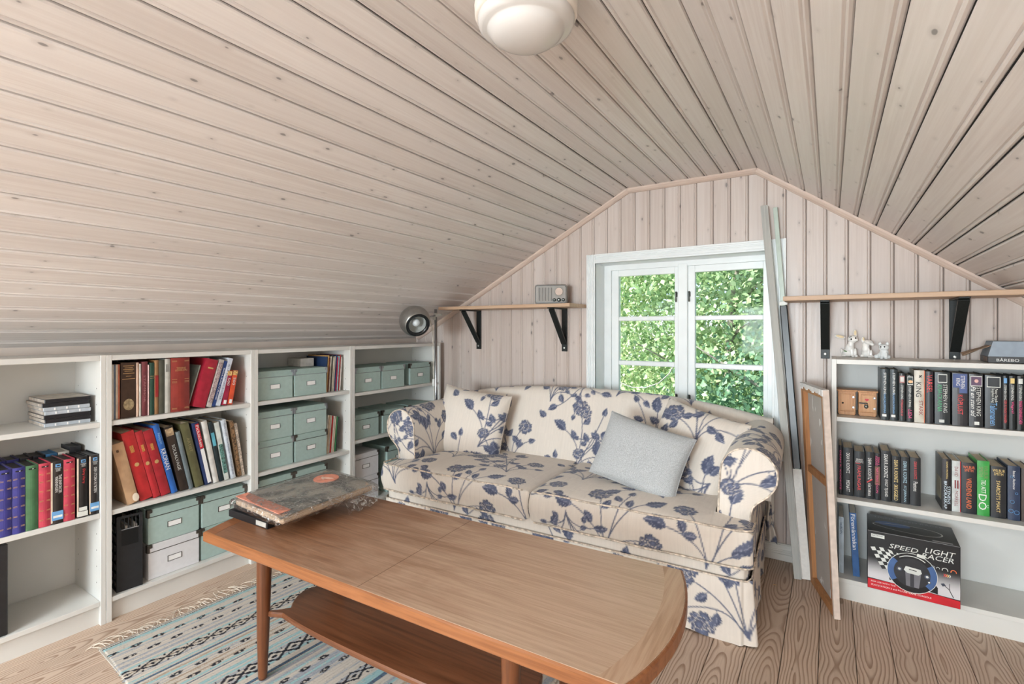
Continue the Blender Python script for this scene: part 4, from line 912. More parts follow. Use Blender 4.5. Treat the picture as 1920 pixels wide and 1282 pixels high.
# arms
for sgn in (-1, 1):
    cx_, cz_, R = .898, .603, .104
    pr = [(.785, .28), (.787, .45), (.790, .55)]
    pr += [(cx_ + R * math.cos(a), cz_ + R * math.sin(a)) for a in np.linspace(PI * 1.05, -PI * .30, 26)]
    pr += [(.935, .500), (.915, .480), (.905, .44), (.903, .30), (.903, .20)]
    q, t = resample(pr, ST); ys = np.arange(.130, .700, ST)
    P = np.zeros((len(ys), len(q), 3)); cen = np.array((cx_, cz_))
    for k, y in enumerate(ys):
        e = min(1, (y - .130) / .016); sc = 1 - .030 * (1 - e) ** 2; rise = .020 * (y - .13) / .68
        P[k, :, 0] = sgn * (cen[0] + (q[:, 0] - cen[0]) * (sc if True else 1)); P[k, :, 1] = y; P[k, :, 2] = cen[1] + (q[:, 1] - cen[1]) * sc + rise * (q[:, 1] > .4) + .002 * wavy(q[:, 0] * 2 + q[:, 1] * 2, y, 5 + sgn, 20)
    U_ = np.repeat(ys[:, None], len(q), 1); V_ = np.repeat(t[None, :], len(ys), 0)
    a_ = link('arm', gridmesh('arm', P, FL.sample(U_ + (.2 if sgn < 0 else .66), V_ + .05), FABRIC), sofa)
    rb_ = P[-1]; cb_ = rb_.mean(0); tb_ = np.linspace(0, 1, 4)[None, :, None]; Gb = rb_[:, None, :] * (1 - tb_) + cb_ * tb_
    link('arm_end', gridmesh('arm_end', Gb, FL.sample(Gb[..., 0], Gb[..., 2]), FABRIC), a_)
    rim = P[0].copy(); T = np.linspace(0, 1, 16)[None, :, None]
    mx = sgn * np.interp(rim[:, 2], [.28, .5, .60, .8], [.845, .848, .896, .896]); core = np.stack([mx, np.full(len(rim), .127), np.clip(rim[:, 2], .29, .605)], -1)
    G = rim[:, None, :] * (1 - T) + core[:, None, :] * T; G[..., 1] -= .010 * np.sin(PI * .5 * T[..., 0])
    link('arm_front', gridmesh('arm_front', G, FL.sample(G[..., 0] * sgn + (.55 if sgn < 0 else .05), G[..., 2] + (.31 if sgn < 0 else .72)), FABRIC), a_)
    obj('piping', tube([tuple(p) for p in rim[::6] + np.array((0, -.003, 0))], .0035, 6), PIPING, a_, smooth=True)
# rail and skirt: path along left side, front, right side
def ring_path(hx, yf, yb):
    pts = [(-hx, yb), (-hx, yf + .03), (-hx + .012, yf + .008), (-hx + .03, yf), (hx - .03, yf), (hx - .012, yf + .008), (hx, yf + .03), (hx, yb)]
    return resample(pts, ST)
q, t = ring_path(.905, .024, .80); nz = 24; zs = np.linspace(.335, .232, nz)
P = np.zeros((len(q), nz, 3)); P[..., 0] = q[:, 0, None]; P[..., 1] = q[:, 1, None]; P[..., 2] = zs[None, :]
link('front_rail', gridmesh('front_rail', P, FL.sample(np.repeat(t[:, None], nz, 1) + .07, P[..., 2] + .55), FABRIC), sofa)
q, t = ring_path(.915, .012, .80); nz = 56; f = np.linspace(0, 1, nz)
nrm = np.gradient(q, axis=0); nrm = np.stack([nrm[:, 1], -nrm[:, 0]], -1); nrm /= np.linalg.norm(nrm, axis=1)[:, None]
L0 = t[-1]; c1 = .79; c2 = L0 - .79; mid = L0 / 2
pl = np.zeros(len(t))
for c in (c1, c2, mid, c2 - .30, c1 + .30): pl += .016 * np.exp(-((t - c - .03) / .012) ** 2) - .014 * np.exp(-((t - c) / .010) ** 2)
wv_ = sum(np.sin(t * fr_ + ph) * a_ for fr_, ph, a_ in ((9, 1, .006), (23, 2, .004), (41, .5, .0025), (70, 1.1, .0015)))
flare = .020 * np.exp(-((t - c2) / .05) ** 2) + .020 * np.exp(-((t - c1) / .05) ** 2)
off = (pl[:, None] * (.45 + .55 * f[None, :]) + wv_[:, None] * f[None, :] ** 1.2 + flare[:, None] * f[None, :])
hem = .010 + .006 * np.sin(t * 7) + .004 * np.sin(t * 19 + 1)
P = np.zeros((len(q), nz, 3)); P[..., 0] = q[:, 0, None] + nrm[:, 0, None] * off; P[..., 1] = q[:, 1, None] + nrm[:, 1, None] * off; P[..., 2] = .240 + (hem[:, None] - .240) * f[None, :]
link('skirt', gridmesh('skirt', P, FL.sample(np.repeat(t[:, None], nz, 1) + .30, P[..., 2] + .15), FABRIC), sofa)
obj('welt', tube([(a[0] + n_[0] * .002, a[1] + n_[1] * .002, .240) for a, n_ in zip(q[::8], nrm[::8])], .0032, 6), PIPING, sofa, smooth=True)
obj('base_frame', cb(-.89, .89, .06, .79, .06, .30), mat((120, 96, 70), .7, name='sofa_frame_wood'), sofa)
# loose flap of the cover hanging behind the right side
u = np.linspace(0, 1, 22)[:, None]; v = np.linspace(0, 1, 40)[None, :]
P = np.zeros((22, 40, 3)); P[..., 0] = .912 + .055 * u * (.35 + .65 * v) + .004 * np.sin(9 * v); P[..., 1] = .80 + .018 * np.sin(u * 7 + v * 2) - .03 * u; P[..., 2] = .34 - .215 * v - .02 * u * v
link('cover_flap', gridmesh('cover_flap', P, FL.sample(P[..., 0] * 1.5, P[..., 2] + .1), FABRIC), sofa)

# ------------------------------------------------------------------ cushions on the sofa
def pillow_mesh(w, h, th, m, colors, seed, step=.0045):
    n1 = int(w / step); n2 = int(h / step); u = np.linspace(-1, 1, n1)[:, None]; v = np.linspace(-1, 1, n2)[None, :]
    pinch = 1 - .055 * (1 - v ** 2) * np.abs(u) ** 3 ; pinch2 = 1 - .055 * (1 - u ** 2) * np.abs(v) ** 3
    X = u * w / 2 * pinch; Z = v * h / 2 * pinch2
    T = th / 2 * ((1 - u ** 4) * (1 - v ** 4)) ** .55
    cr = 1 + .10 * wavy(X, Z, seed, 24)
    out = []
    for s in (-1, 1):
        P = np.zeros((n1, n2, 3)); P[..., 0] = X; P[..., 2] = Z; P[..., 1] = s * T * cr
        out.append(P)
    return out
def pillow(label, loc, rot, w, h, th, uo, seed, m=None, name='throw_pillow'):
    A, B = pillow_mesh(w, h, th, FABRIC, None, seed)
    P = np.concatenate([A, B[:, ::-1]], 1)
    C = FL.sample(P[..., 0] * 1.0 + uo[0], P[..., 2] + uo[1] + (P[..., 1] > 0) * .4) if m is None else None
    o = link(name, gridmesh(name, P, C, m or FABRIC), None, loc, rot)
    seam = [(A[i, 0]) for i in range(0, A.shape[0], 4)] + [A[-1, j] for j in range(0, A.shape[1], 4)] + [A[i, -1] for i in range(A.shape[0] - 1, -1, -4)] + [A[0, j] for j in range(A.shape[1] - 1, -1, -4)]
    obj('seam', tube([tuple(p) for p in seam], .002, 5), m or PIPING, o, smooth=True)
    return tag(o, label, 'pillow')
pillow('square floral pillow leaning in the left corner of the sofa', (-1.845, 2.410, .578), (-.26, .10, .10), .47, .43, .17, (.18, .55), 2)
pillow('square floral pillow tilted against the right sofa arm behind the grey one', (-.555, 2.430, .585), (-.42, .20, -.30), .42, .42, .14, (.86, .80), 4)
tg = NT('grey_wool'); gn = tg.noise(tg.coord((1, 1, 1)), 420.0, 2); gn2 = tg.noise(tg.coord((1, 1, 1)), 60.0, 4)
GREYW = tg.fin(tg.mix(tg.ramp(gn, .3, .7), lin((158, 160, 160)), lin((196, 199, 200))), .95, 0, .1); tg.bump(gn, .5, .002)
tg.b.inputs['Sheen Weight'].default_value = .3
pillow('plain grey wool pillow lying on the right seat cushion', (-.735, 2.235, .580), (-.42, .20, -.12), .42, .31, .13, (0, 0), 6, GREYW)

# ------------------------------------------------------------------ coffee table
_t = NT('worn_sheen_teak_top'); _v = _t.coord((2.4, 60, 60), 5.0); _g = _t.noise(_v, 1.0, 6, .7, 1.5); _g2 = _t.noise(_t.coord((1.6, 8, 8), 5.0), 1.0, 4, .6, 2.0)
_c = _t.mix(_t.ramp(_g, .35, .7), lin((146, 102, 72)), lin((112, 74, 50)))
_sx = _t.n('ShaderNodeSeparateXYZ'); _t.l(_t.n('ShaderNodeTexCoord').outputs['Object'], _sx.inputs[0])
_w = _t.math('ADD', _sx.outputs[0], _t.math('MULTIPLY', _t.math('SUBTRACT', _g2, .5), 1.1))       # wear and window sheen painted into the colour, paler towards one end
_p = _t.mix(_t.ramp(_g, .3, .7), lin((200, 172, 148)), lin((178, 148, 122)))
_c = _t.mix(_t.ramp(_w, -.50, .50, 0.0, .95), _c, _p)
_sc = _t.noise(_t.coord((4, 220, 1), 0.0), 1.0, 1); _mp = _t.n('ShaderNodeMapping'); _mp.inputs['Rotation'].default_value = (0, 0, .9); _mp.inputs['Scale'].default_value = (6, 330, 1); _t.l(_t.n('ShaderNodeTexCoord').outputs['Object'], _mp.inputs[0])
_sc = _t.noise(_mp.outputs[0], 1.0, 1, .5); _c = _t.mix(_t.ramp(_sc, .70, .76, 0.0, .35), _c, lin((206, 180, 156)))
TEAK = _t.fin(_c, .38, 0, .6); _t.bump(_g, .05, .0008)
TEAKE = straight_wood('teak_edge', lin((148, 94, 56)), lin((120, 72, 40)), lin((160, 106, 68)), 0, 0.32)
TEAKL = straight_wood('teak_leg', lin((112, 66, 38)), lin((88, 50, 28)), lin((126, 76, 46)), 2, 0.3)
TEAKS = straight_wood('teak_shelf', lin((120, 74, 48)), lin((90, 54, 34)), lin((136, 90, 62)), 0, 0.28)
tab = tag(empty('coffee_table', (-1.037, 1.115, 0), (0, 0, .0436)), 'long worn teak coffee table with bowed ends and a lower shelf', 'table')
def outline(hl, hw, bow, n=14):
    p = []
    for k in range(n + 1):
        a = -1 + 2 * k / n; p.append((hl + bow * (1 - a * a), a * hw))
    for k in range(n + 1):
        a = 1 - 2 * k / n; p.append((-hl - bow * (1 - a * a), a * hw))
    return p
top = obj('table_top', prism(outline(.706, .262, .050), .4655, .500, .004), TEAKE, tab)
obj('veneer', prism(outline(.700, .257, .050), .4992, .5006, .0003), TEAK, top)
for s in (-1, 1):
    e = [(s * (.652 + .046 * (1 - (v / .256) ** 2)), v) for v in np.linspace(-.256, .256, 13)]
    o_ = [(s * (.699 + .049 * (1 - (v / .256) ** 2)), v) for v in np.linspace(.256, -.256, 13)]
    pl_ = e + o_; pl_ = pl_ if s < 0 else pl_[::-1]
    obj('end_lipping', prism(pl_[::-1], .5004, .5010, 0), straight_wood('teak_lipping', lin((186, 152, 124)), lin((160, 124, 96)), lin((198, 170, 144)), 1, .36) if s > 0 else TEAKE, top)
obj('joint_line', cb(-.0006, .0006, -.255, .255, .5006, .5008), mat((84, 56, 38), .5), top)
for s in (-1, 1):
    obj('apron', prism([(-.62, s * .160 - .010), (.52, s * .160 - .010), (.52, s * .160 + .010), (-.62, s * .160 + .010)], .412, .466, .002), TEAKE, tab)
for sx in (-1, 1):
    for sy in (-1, 1):
        x, y = sx * .472 - .074, sy * .152
        obj('leg', tube([(x, y, .466), (x, y, .40), (x + sx * .002, y + sy * .001, .30), (x + sx * .004, y + sy * .002, .15), (x + sx * .005, y + sy * .003, .018), (x + sx * .005, y + sy * .003, .0095)], [.0235, .0235, .0220, .0190, .0140, .012], 18), TEAKL, tab, smooth=True)
# lower shelf: waisted sides, corners drawn out to the legs
pts = []
def cc(x, y): pts.append((x, y))
sh = []
for k in np.linspace(-1, 1, 25): sh.append((k * .46, -.155 - .022 * (1 - abs(k) ** 3)))
lobe = [(.50, -.172), (.528, -.176), (.528, -.164), (.50, -.145)]
side = [(.470 - .0 + .060 * (1 - (v / .11) ** 2), v) for v in np.linspace(-.11, .11, 11)]
q1 = sh + lobe + side + [(.50, .145), (.528, .164), (.528, .176), (.50, .172)]
q2 = [(-x, -y) for x, y in q1]
obj('lower_shelf', prism([(x * .885 - .074, y * .86) for x, y in q1 + q2], .215, .233, .004), TEAKS, tab)

# ------------------------------------------------------------------ newspaper bundle on black boxes
BXM = mat((30, 30, 32), .35, name='black_card_box')
r = tag(empty('flat_box', (-1.684, 1.046, .501), (0, 0, .03)), 'lower flat black box under the newspapers on the table', 'box')
obj('tray', cb(-.113, .113, -.105, .125, 0, .024, .001), BXM, r); obj('label', cb(.05, .106, -.1056, -.105, .004, .020), mat((176, 172, 164), .6), r)
r = tag(empty('flat_box', (-1.674, 1.054, .5255), (0, 0, .05)), 'upper flat black box just beneath the newspapers', 'box')
obj('tray', cb(-.113, .113, -.100, .125, 0, .020, .001), BXM, r); obj('label', cb(.05, .106, -.1006, -.100, .003, .017), mat((176, 172, 164), .6), r); obj('silver_edge', cb(.112, .1135, -.1005, -.08, .001, .019), STEEL, r)
nw = NT('newsprint'); v_ = nw.coord((1, 1, 1)); na = nw.noise(v_, 9.0, 5, .6, .5); nb = nw.noise(nw.coord((1, 1, 1)), 130.0, 2)
NEWS = nw.fin(nw.mix(nw.ramp(na, .40, .62), lin((176, 170, 158)), lin((96, 98, 96))), .7)
NEWSE = mat((196, 172, 146), .8, 0, .2, 6, stretch=(1, 1, 90), name='newsprint_edges'); SALM = mat((204, 134, 112), .7, 0, .14, 40, name='salmon_print')
r = tag(empty('newspaper_bundle', (-1.596, 1.112, .552), (.035, .02, -.27 + PI / 2 - 1.33)), 'bundle of folded newspapers in clear plastic at the left end of the table', 'newspaper')
n1, n2 = 30, 36; hu, hv = .145, .185
def sheet(z, amp, seed, grow=0.0):
    u = np.linspace(-1, 1, n1)[:, None]; v = np.linspace(-1, 1, n2)[None, :]
    P = np.zeros((n1, n2, 3)); P[..., 0] = u * (hu + grow); P[..., 1] = v * (hv + grow); P[..., 2] = z + amp * wavy(P[..., 0] * 3, P[..., 1] * 3, seed, 9) - .006 * (np.abs(u) ** 6 + np.abs(v) ** 6)
    return P
obj('paper_stack', cb(-hu + .002, hu - .002, -hv + .002, hv - .002, 0, .028, .008), NEWSE, r)
pg = link('front_page', gridmesh('front_page', sheet(.0335, .002, 4), None, NEWS), r)
obj('salmon_strip', cb(-hu + .004, hu - .02, -hv + .004, -hv + .046, .0325, .0346), SALM, pg)
obj('round_badge', xf(lathe([(0, .0369), (.046, .0366), (.047, .033)], 28), tr(-.035, .105, 0) @ Matrix.Scale(1.0, 4)), SALM, pg)
obj('badge_mark', join(ell((-.03, .108, .0368), (.026, .008, .001), 12, 6, Matrix.Rotation(.4, 3, 'Z')), ell((-.045, .098, .0368), (.018, .006, .001), 12, 6, Matrix.Rotation(-.5, 3, 'Z'))), mat((214, 182, 164), .7), pg)
PL = NT('clear_film'); PL.t.nodes.remove(PL.b)
a_ = PL.n('ShaderNodeBsdfTransparent'); a_.inputs[0].default_value = (.93, .93, .93, 1); g_ = PL.n('ShaderNodeBsdfGlossy'); g_.inputs['Roughness'].default_value = .12
nz_ = PL.noise(PL.coord((1, 1, 1)), 55.0, 4, .6, 1.5); bp = PL.n('ShaderNodeBump'); bp.inputs['Strength'].default_value = .9; bp.inputs['Distance'].default_value = .01; PL.l(nz_, bp.inputs['Height']); PL.l(bp.outputs[0], g_.inputs['Normal'])
lw = PL.n('ShaderNodeLayerWeight'); lw.inputs[0].default_value = .35; PL.l(bp.outputs[0], lw.inputs['Normal'])
mx_ = PL.n('ShaderNodeMixShader'); PL.l(PL.math('ADD', PL.math('MULTIPLY', lw.outputs['Facing'], .55), PL.math('MULTIPLY', PL.ramp(nz_, .50, .62), .60)), mx_.inputs[0]); PL.l(a_.outputs[0], mx_.inputs[1]); PL.l(g_.outputs[0], mx_.inputs[2]); PL.l(mx_.outputs[0], PL.out.inputs[0])
FILM = PL.m
top_s = sheet(.0375, .0025, 8, .006); sk = top_s.copy()
ring = np.concatenate([top_s[:, 0], top_s[-1, 1:], top_s[-2::-1, -1], top_s[0, -2:0:-1]], 0)
lev = np.linspace(0, 1, 7)[None, :, None]; G = np.repeat(ring[:, None, :], 7, 1)
ph = np.arange(len(ring))[:, None]
G[..., 2] = ring[:, None, 2] * (1 - lev[..., 0]) + (-.002) * lev[..., 0]; bul = 1 + .035 * np.sin(PI * lev[..., 0]) + .012 * np.sin(ph * 1.7) * lev[..., 0]
G[..., 0] *= bul; G[..., 1] *= bul
film = link('plastic_wrap', gridmesh('plastic_wrap', top_s, None, FILM), r)
link('film_side', gridmesh('film_side', G, None, FILM, wrap_u=True), film)
u = np.linspace(0, 1, 14)[:, None]; v = np.linspace(0, 1, 14)[None, :]
P = np.zeros((14, 14, 3)); P[..., 0] = hu - .02 + .035 * v; P[..., 1] = .06 + .13 * u; P[..., 2] = .004 - .046 * v + .006 * np.sin(u * 17 + v * 5)
link('film_tail', gridmesh('film_tail', P, None, FILM), film)

# ------------------------------------------------------------------ rug
cr = np.array
RC = {'w': cr(lin((206, 198, 186))), 'g': cr(lin((168, 172, 178))), 't': cr(lin((160, 194, 196))), 'd': cr(lin((84, 92, 106))), 'k': cr(lin((52, 52, 58))), 'b': cr(lin((96, 124, 146))), 'n': cr(lin((178, 160, 140)))}
RX0, RX1, RY0, RY1 = -2.232, -.46, .700, 1.545
nx, ny = 620, 250
gx = np.linspace(0, RX1 - RX0, nx); gy = np.linspace(0, RY1 - RY0, ny)
GX, GY = np.meshgrid(gx, gy, indexing='ij'); rr = np.random.RandomState(3)
C = np.zeros((nx, ny, 3)); bands = []
x = 0.0; seq = [('d', .014), ('w', .006), ('k', .005), ('t', .018)]
order = 'wwgwtwwgwwwntwgwww'
cur = 0.0
for c, w_ in seq: bands.append((cur, cur + w_, c)); cur += w_
k = 0
while cur < gx[-1]:
    w_ = rr.uniform(.004, .013); bands.append((cur, cur + w_, order[rr.randint(len(order))])); cur += w_; k += 1
wob = .0022 * wavy(GX * 2, GY * 4, 12, 14) + .0012 * np.sin(GY * 900)
for a, b, c in bands: C[(GX + wob >= a) & (GX + wob < b)] = RC[c]
weave = .90 + .10 * np.sin(GY * 1050) * np.sin(GX * 760); fleck = rr.rand(nx, ny)
C[(fleck > .955)] *= .72; C[(fleck < .04)] = RC['w']
PV = .0735
def dash_row(x0, ph):
    t = np.mod(GY + ph, PV) / PV; w_ = .0085 * np.clip(np.minimum(np.sin(PI * np.clip(t / .62, 0, 1)) * 1.25, 1), 0, 1)
    m = (np.abs(GX - x0 + .002 * np.sin(GY * 60)) < w_) & (t < .62); m &= ~((np.abs(t - .31) < .045) & (np.abs(GX - x0) < .004)); m &= rr.rand(nx, ny) > .10; C[m] = RC['k']
def lozenge(x0, amp, ph, th=.0042):
    t = np.mod(GY + ph, 2 * PV) / (2 * PV); z = amp * (1 - 4 * np.abs(np.mod(t + .25, 1) - .5))
    d1 = np.minimum(np.abs(GX - x0 - z), np.abs(GX - x0 + z)) + .0008 * np.sin(GY * 700); m = d1 < th
    tc_ = np.mod(t * 2, 1); m |= (np.abs(GX - x0) / (amp * .34) + np.abs(tc_ - .5) / .17) < 1
    far = np.abs(np.abs(GX - x0) - amp * .95); m |= (far < amp * .22) & (np.abs(tc_ - .0) < .08); C[m] = RC['k']
def rope(x0, w_):
    m = (np.abs(GX - x0) < w_); C[m] = RC['b'] * 1.1; C[m & (np.mod(GY * 115 + np.floor((GX - x0) / w_ * 1.5) * .5, 1) < .55)] = RC['d']
base = 0.0
while base < gx[-1] + .2:
    for dx, p in ((.085, .01), (.145, .045)): dash_row(base + dx, p)
    lozenge(base + .252, .021, .02); rope(base + .325, .0065)
    for dx, p in ((.380, .05), (.432, .02)): dash_row(base + dx, p)
    rope(base + .462, .0028); lozenge(base + .560, .026, .05, .0062); rope(base + .622, .0075)
    base += .62
C *= weave[..., None]
P = np.zeros((nx, ny, 3)); P[..., 0] = GX + .0035 * wavy(GX, GY, 22, 10) ; P[..., 1] = GY + .006 * np.sin(GX * 9 + 1) * (np.abs(GY / gy[-1] - .5) * 2) + .003 * np.sign(GY / gy[-1] - .5) * (np.abs(GY / gy[-1] - .5) > .495) * np.sin(GX * 420)
P[..., 2] = .0075 + .0012 * np.sin(GX * 500) + .001 * np.sin(GY * 1000) * .4 - .004 * ((GY < .006) | (GY > gy[-1] - .006) | (GX < .006))
tt = NT('rag_rug'); at = tt.n('ShaderNodeAttribute', attribute_name='print'); RUGM = tt.fin(at.outputs['Color'], .95, 0, .1)
rug = tag(empty('rug', (RX0, RY0, 0), (0, 0, -.055)), 'woven rag rug in grey, turquoise and black patterns under the table', 'rug')
link('weave', gridmesh('weave', P, C, RUGM), rug)
obj('underside', cb(.004, gx[-1] - .004, .004, gy[-1] - .004, .0008, .0050), mat((190, 184, 174), .95, name='rug_cotton'), rug)
FR = mat((216, 204, 188), .9, 0, .08, name='cotton_fringe'); rnd = random.Random(4); vf = []
for k in range(62):
    y = .01 + k * (RY1 - RY0 - .02) / 61; L = rnd.uniform(.035, .075); a = rnd.uniform(-.9, .9); b = rnd.uniform(-1.6, 1.6)
    p = [(.004, y, .007)]
    for s in range(1, 7):
        t = s / 6; p.append((-.0 - L * t * math.cos(a * t + b * t * t), y + L * t * math.sin(a + b * t), .004 + .004 * math.sin(PI * t) + rnd.uniform(0, .0025)))
    vf.append(tube(p, .0015, 4))
tag(obj('fringe', join(*vf), FR, rug), kind='stuff')
tag(obj('matchstick', cb(-.008, .008, -.0012, .0012, 0, .0022, .0004), mat((224, 190, 140), .7), None, (-.213, 2.545, .0002), (0, 0, .15)), 'tiny pale wood sliver on the floor behind the sofa end', 'splinter')

# ------------------------------------------------------------------ ceiling lamp
OPAL = mat((216, 214, 211), .18, 0, .01, 5, name='opal_glass'); ENAM = mat((236, 228, 218), .35, 0, .01, 5, name='white_enamel')
r = tag(empty('ceiling_lamp', (-.630, 1.045, ZC)), 'round white dome lamp on the flat ceiling', 'lamp')
obj('rim', lathe([(.0, -.001), (.114, -.001), (.122, -.014), (.1265, -.036), (.1255, -.056), (.121, -.066), (.113, -.064)], 56), ENAM, r, smooth=True)
obj('glass_dome', lathe([(.118, -.062), (.1185, -.072), (.115, -.082), (.106, -.0875), (.097, -.0885), (.0935, -.0905), (.090, -.098), (.079, -.109), (.062, -.117), (.042, -.1225), (.021, -.1250), (.0005, -.1255)], 56), OPAL, r, smooth=True)

# ------------------------------------------------------------------ floor lamp
CHR = mat((176, 178, 182), .18, 1.0, .03, name='chrome'); ALU = mat((168, 166, 162), .34, .85, .06, 40, name='satin_aluminium'); CORD = mat((216, 210, 196), .5, name='cream_cable'); BLKG = mat((22, 26, 28), .25, name='gloss_black')
lx, ly = -2.252, 2.552
r = tag(empty('floor_lamp', (lx, ly, 0)), 'slim chrome floor lamp with a silver globe head in the corner', 'lamp')
obj('base', lathe([(.0005, .022), (.03, .022), (.085, .016), (.095, .008), (.095, 0), (.0005, 0)], 32), CHR, r, smooth=True)
obj('pole', tube([(.012, -.006, .015), (.006, -.003, .7), (0, 0, 1.296)], .0095, 12), CHR, r, smooth=True)
hc = Vector((-2.199 - lx, 2.296 - ly, 1.213)); dirv = Vector((.80, -.42, -.42)).normalized()
head = obj('lamp_head', lathe([(.0005, -.097)] + [(.097 * math.sin(a), -.097 * math.cos(a)) for a in np.linspace(.12, 2.30, 22)] + [(.0715, .0630), (.0705, .056)], 40), ALU, r, tuple(hc), dirv.to_track_quat('Z', 'Y').to_euler(), smooth=True)
obj('rim', lathe([(.0725, .0630), (.0755, .0655), (.0720, .0675), (.0560, .0600), (.0560, .0520)], 40), BLKG, head, smooth=True)
obj('reflector', lathe([(.0600, .0600), (.0595, .030), (.052, -.010), (.035, -.035), (.010, -.042), (.0005, -.042)], 32), mat((206, 208, 204), .3, .3, .03, name='lamp_reflector'), head, smooth=True)
obj('bulb', lathe([(.0005, .048), (.012, .046), (.022, .037), (.026, .024), (.022, .008), (.014, -.010), (.013, -.036)], 20), mat((214, 222, 226), .12, 0, .03, name='bulb_glass', spec=.8), head, smooth=True)
c0 = Vector((0, 0, 1.255)); hb = hc + (c0 - hc).normalized() * .094
obj('arm', tube([tuple(hb), tuple(c0), tuple(c0 + (c0 - hb).normalized() * .030)], .0055, 10), CHR, r, smooth=True)
obj('clamp', join(cb(-.012, .012, -.012, .012, 1.244, 1.270, .003), cb(-.018, .006, -.016, .004, 1.222, 1.246, .003), tube([(.0, .0, 1.257), (.030, .018, 1.259), (.036, .022, 1.260)], [.007, .007, .009], 10)), mat((206, 206, 200), .35, .2, .04, name='lamp_clamp'), r)
pc = [tuple(hb), (-.020, -.03, 1.22), (-.016, -.012, 1.15), (-.012, -.012, 1.0), (-.010, -.014, .86), (-.002, -.016, .80), (.0, -.016, .60), (.006, -.014, .3), (.012, -.010, .05)]
obj('cord', tube(pc, .0028, 6), CORD, r, smooth=True); obj('cord_switch', cb(-.013, .005, -.024, -.010, .775, .825, .004), mat((232, 232, 228), .4, name='white_plastic'), r)

# ------------------------------------------------------------------ radio
r = tag(empty('radio', (-1.449, 2.700, 1.3140), (0, 0, .40)), 'small silver retro table radio with round dial and three dark knobs', 'radio')
RAD = mat((132, 124, 116), .5, .1, .05, name='radio_case'); RADF = mat((150, 146, 140), .5, .1, .04, name='radio_front'); KNOB = mat((52, 60, 58), .3, .2, .1, name='radio_knob')
def rrect(hw, hh, rad, n=6):
    p = []
    for (sx, sy, a0) in ((1, -1, -PI / 2), (1, 1, 0), (-1, 1, PI / 2), (-1, -1, PI)):
        for k in range(n + 1):
            a = a0 + PI / 2 * k / n; p.append((sx * (hw - rad) + rad * math.cos(a), sy * (hh - rad) + rad * math.sin(a)))
    return p
MX = tr(0, 0, .062) @ rotm('X', PI / 2)
case = obj('case', xf(prism(rrect(.100, .0605, .016), -.085, 0.0, .004), MX), RAD, r)
obj('front_frame', xf(prism(rrect(.0945, .0545, .012), .0002, .0016, .0004), MX), BLKG, r)
obj('front_plate', xf(prism(rrect(.0915, .051, .010), .0010, .0034, .0006), MX), RADF, r)
for k in range(10): obj('grille_slat', xf(cb(-.080 + k * .0092, -.0755 + k * .0092, -.041, .041, .0030, .0052, .0008), MX), mat((98, 94, 90), .5, .1) if k % 2 else RADF, r)
d_ = obj('dial', xf(lathe([(.0005, .0065), (.024, .0062), (.0245, .0045), (.028, .0045), (.0305, .0060), (.0315, .0030)], 32), MX @ tr(.050, .016, 0)), RADF, r, smooth=True)
obj('dial_face', xf(lathe([(.0005, .0070), (.0225, .0068), (.0228, .0060)], 28), MX @ tr(.050, .016, 0)), mat((206, 184, 170), .5), d_)
for kx, kr in ((.022, .010), (.050, .012), (.077, .010)):
    kn = obj('knob', xf(lathe([(.0005, .014), (kr * .8, .014), (kr, .012), (kr, .003)], 18), MX @ tr(kx, -.035, 0)), KNOB, r, smooth=True)
    obj('knob_cap', xf(ell((0, 0, .014), (kr * .3, kr * .3, .001), 10, 4), MX @ tr(kx, -.035, 0)), SCREW, kn)
for kx in (-.08, .08): obj('foot', cb(kx - .008, kx + .008, .01, .07, -.0005, .003), BLKG, r)

# ------------------------------------------------------------------ strips leaning beside the window
GREYP = straight_wood('grey_strip', lin((178, 178, 172)), lin((160, 160, 156)), lin((190, 190, 184)), 2, .6); CLEARP = mat((186, 200, 190), .25, 0, .04, name='pale_green_plastic')
def leaning(name, label, cat, p0, p1, w, t, m, roll=0.0):
    a = Vector(p1) - Vector(p0); L = a.length; z = a.normalized(); y = Vector((0, 1, 0)); x = y.cross(z).normalized(); y = z.cross(x)
    x2 = x * math.cos(roll) + y * math.sin(roll); y2 = z.cross(x2)
    o = empty(name); frame_obj(o, p0, x2, y2, z); tag(o, label, cat)
    return o, L
o, L = leaning('wooden_batten', 'grey wooden batten leaning from the floor to above the window', 'batten', (-.128, 2.660, .002), (-.283, 2.796, 1.785), .03, .02, GREYP)
obj('batten_body', cb(-.0155, .0155, -.008, .012, 0, L, .0015), GREYP, o); obj('edge_strip', cb(.0155, .0170, -.006, .010, .01, L - .004), mat((206, 206, 202), .5), o)
o, L = leaning('curtain_rail', 'long rail with black wrap and a white paper sleeve leaning behind the batten', 'rail', (-.0945, 2.680, .002), (-.234, 2.808, 1.772), .03, .02, CLEARP)
obj('rail_body', cb(-.010, .010, -.006, .006, 0, L, .0015), CLEARP, o)
obj('paper_sleeve', cb(-.0185, .0185, -.0085, .0085, 0, .50, .001), mat((222, 218, 212), .6, 0, .04, 60, name='white_paper_sleeve'), o)
obj('black_wrap', cb(-.0165, .0165, -.0080, .0080, .50, 1.285, .004), mat((22, 25, 27), .32, 0, .5, 90, .25, name='black_film', stretch=(1, 1, .1)), o)
obj('end_cap', cb(-.0185, .0185, -.0095, .0095, 1.285, 1.305, .003), mat((224, 228, 224), .4, name='rail_cap'), o)

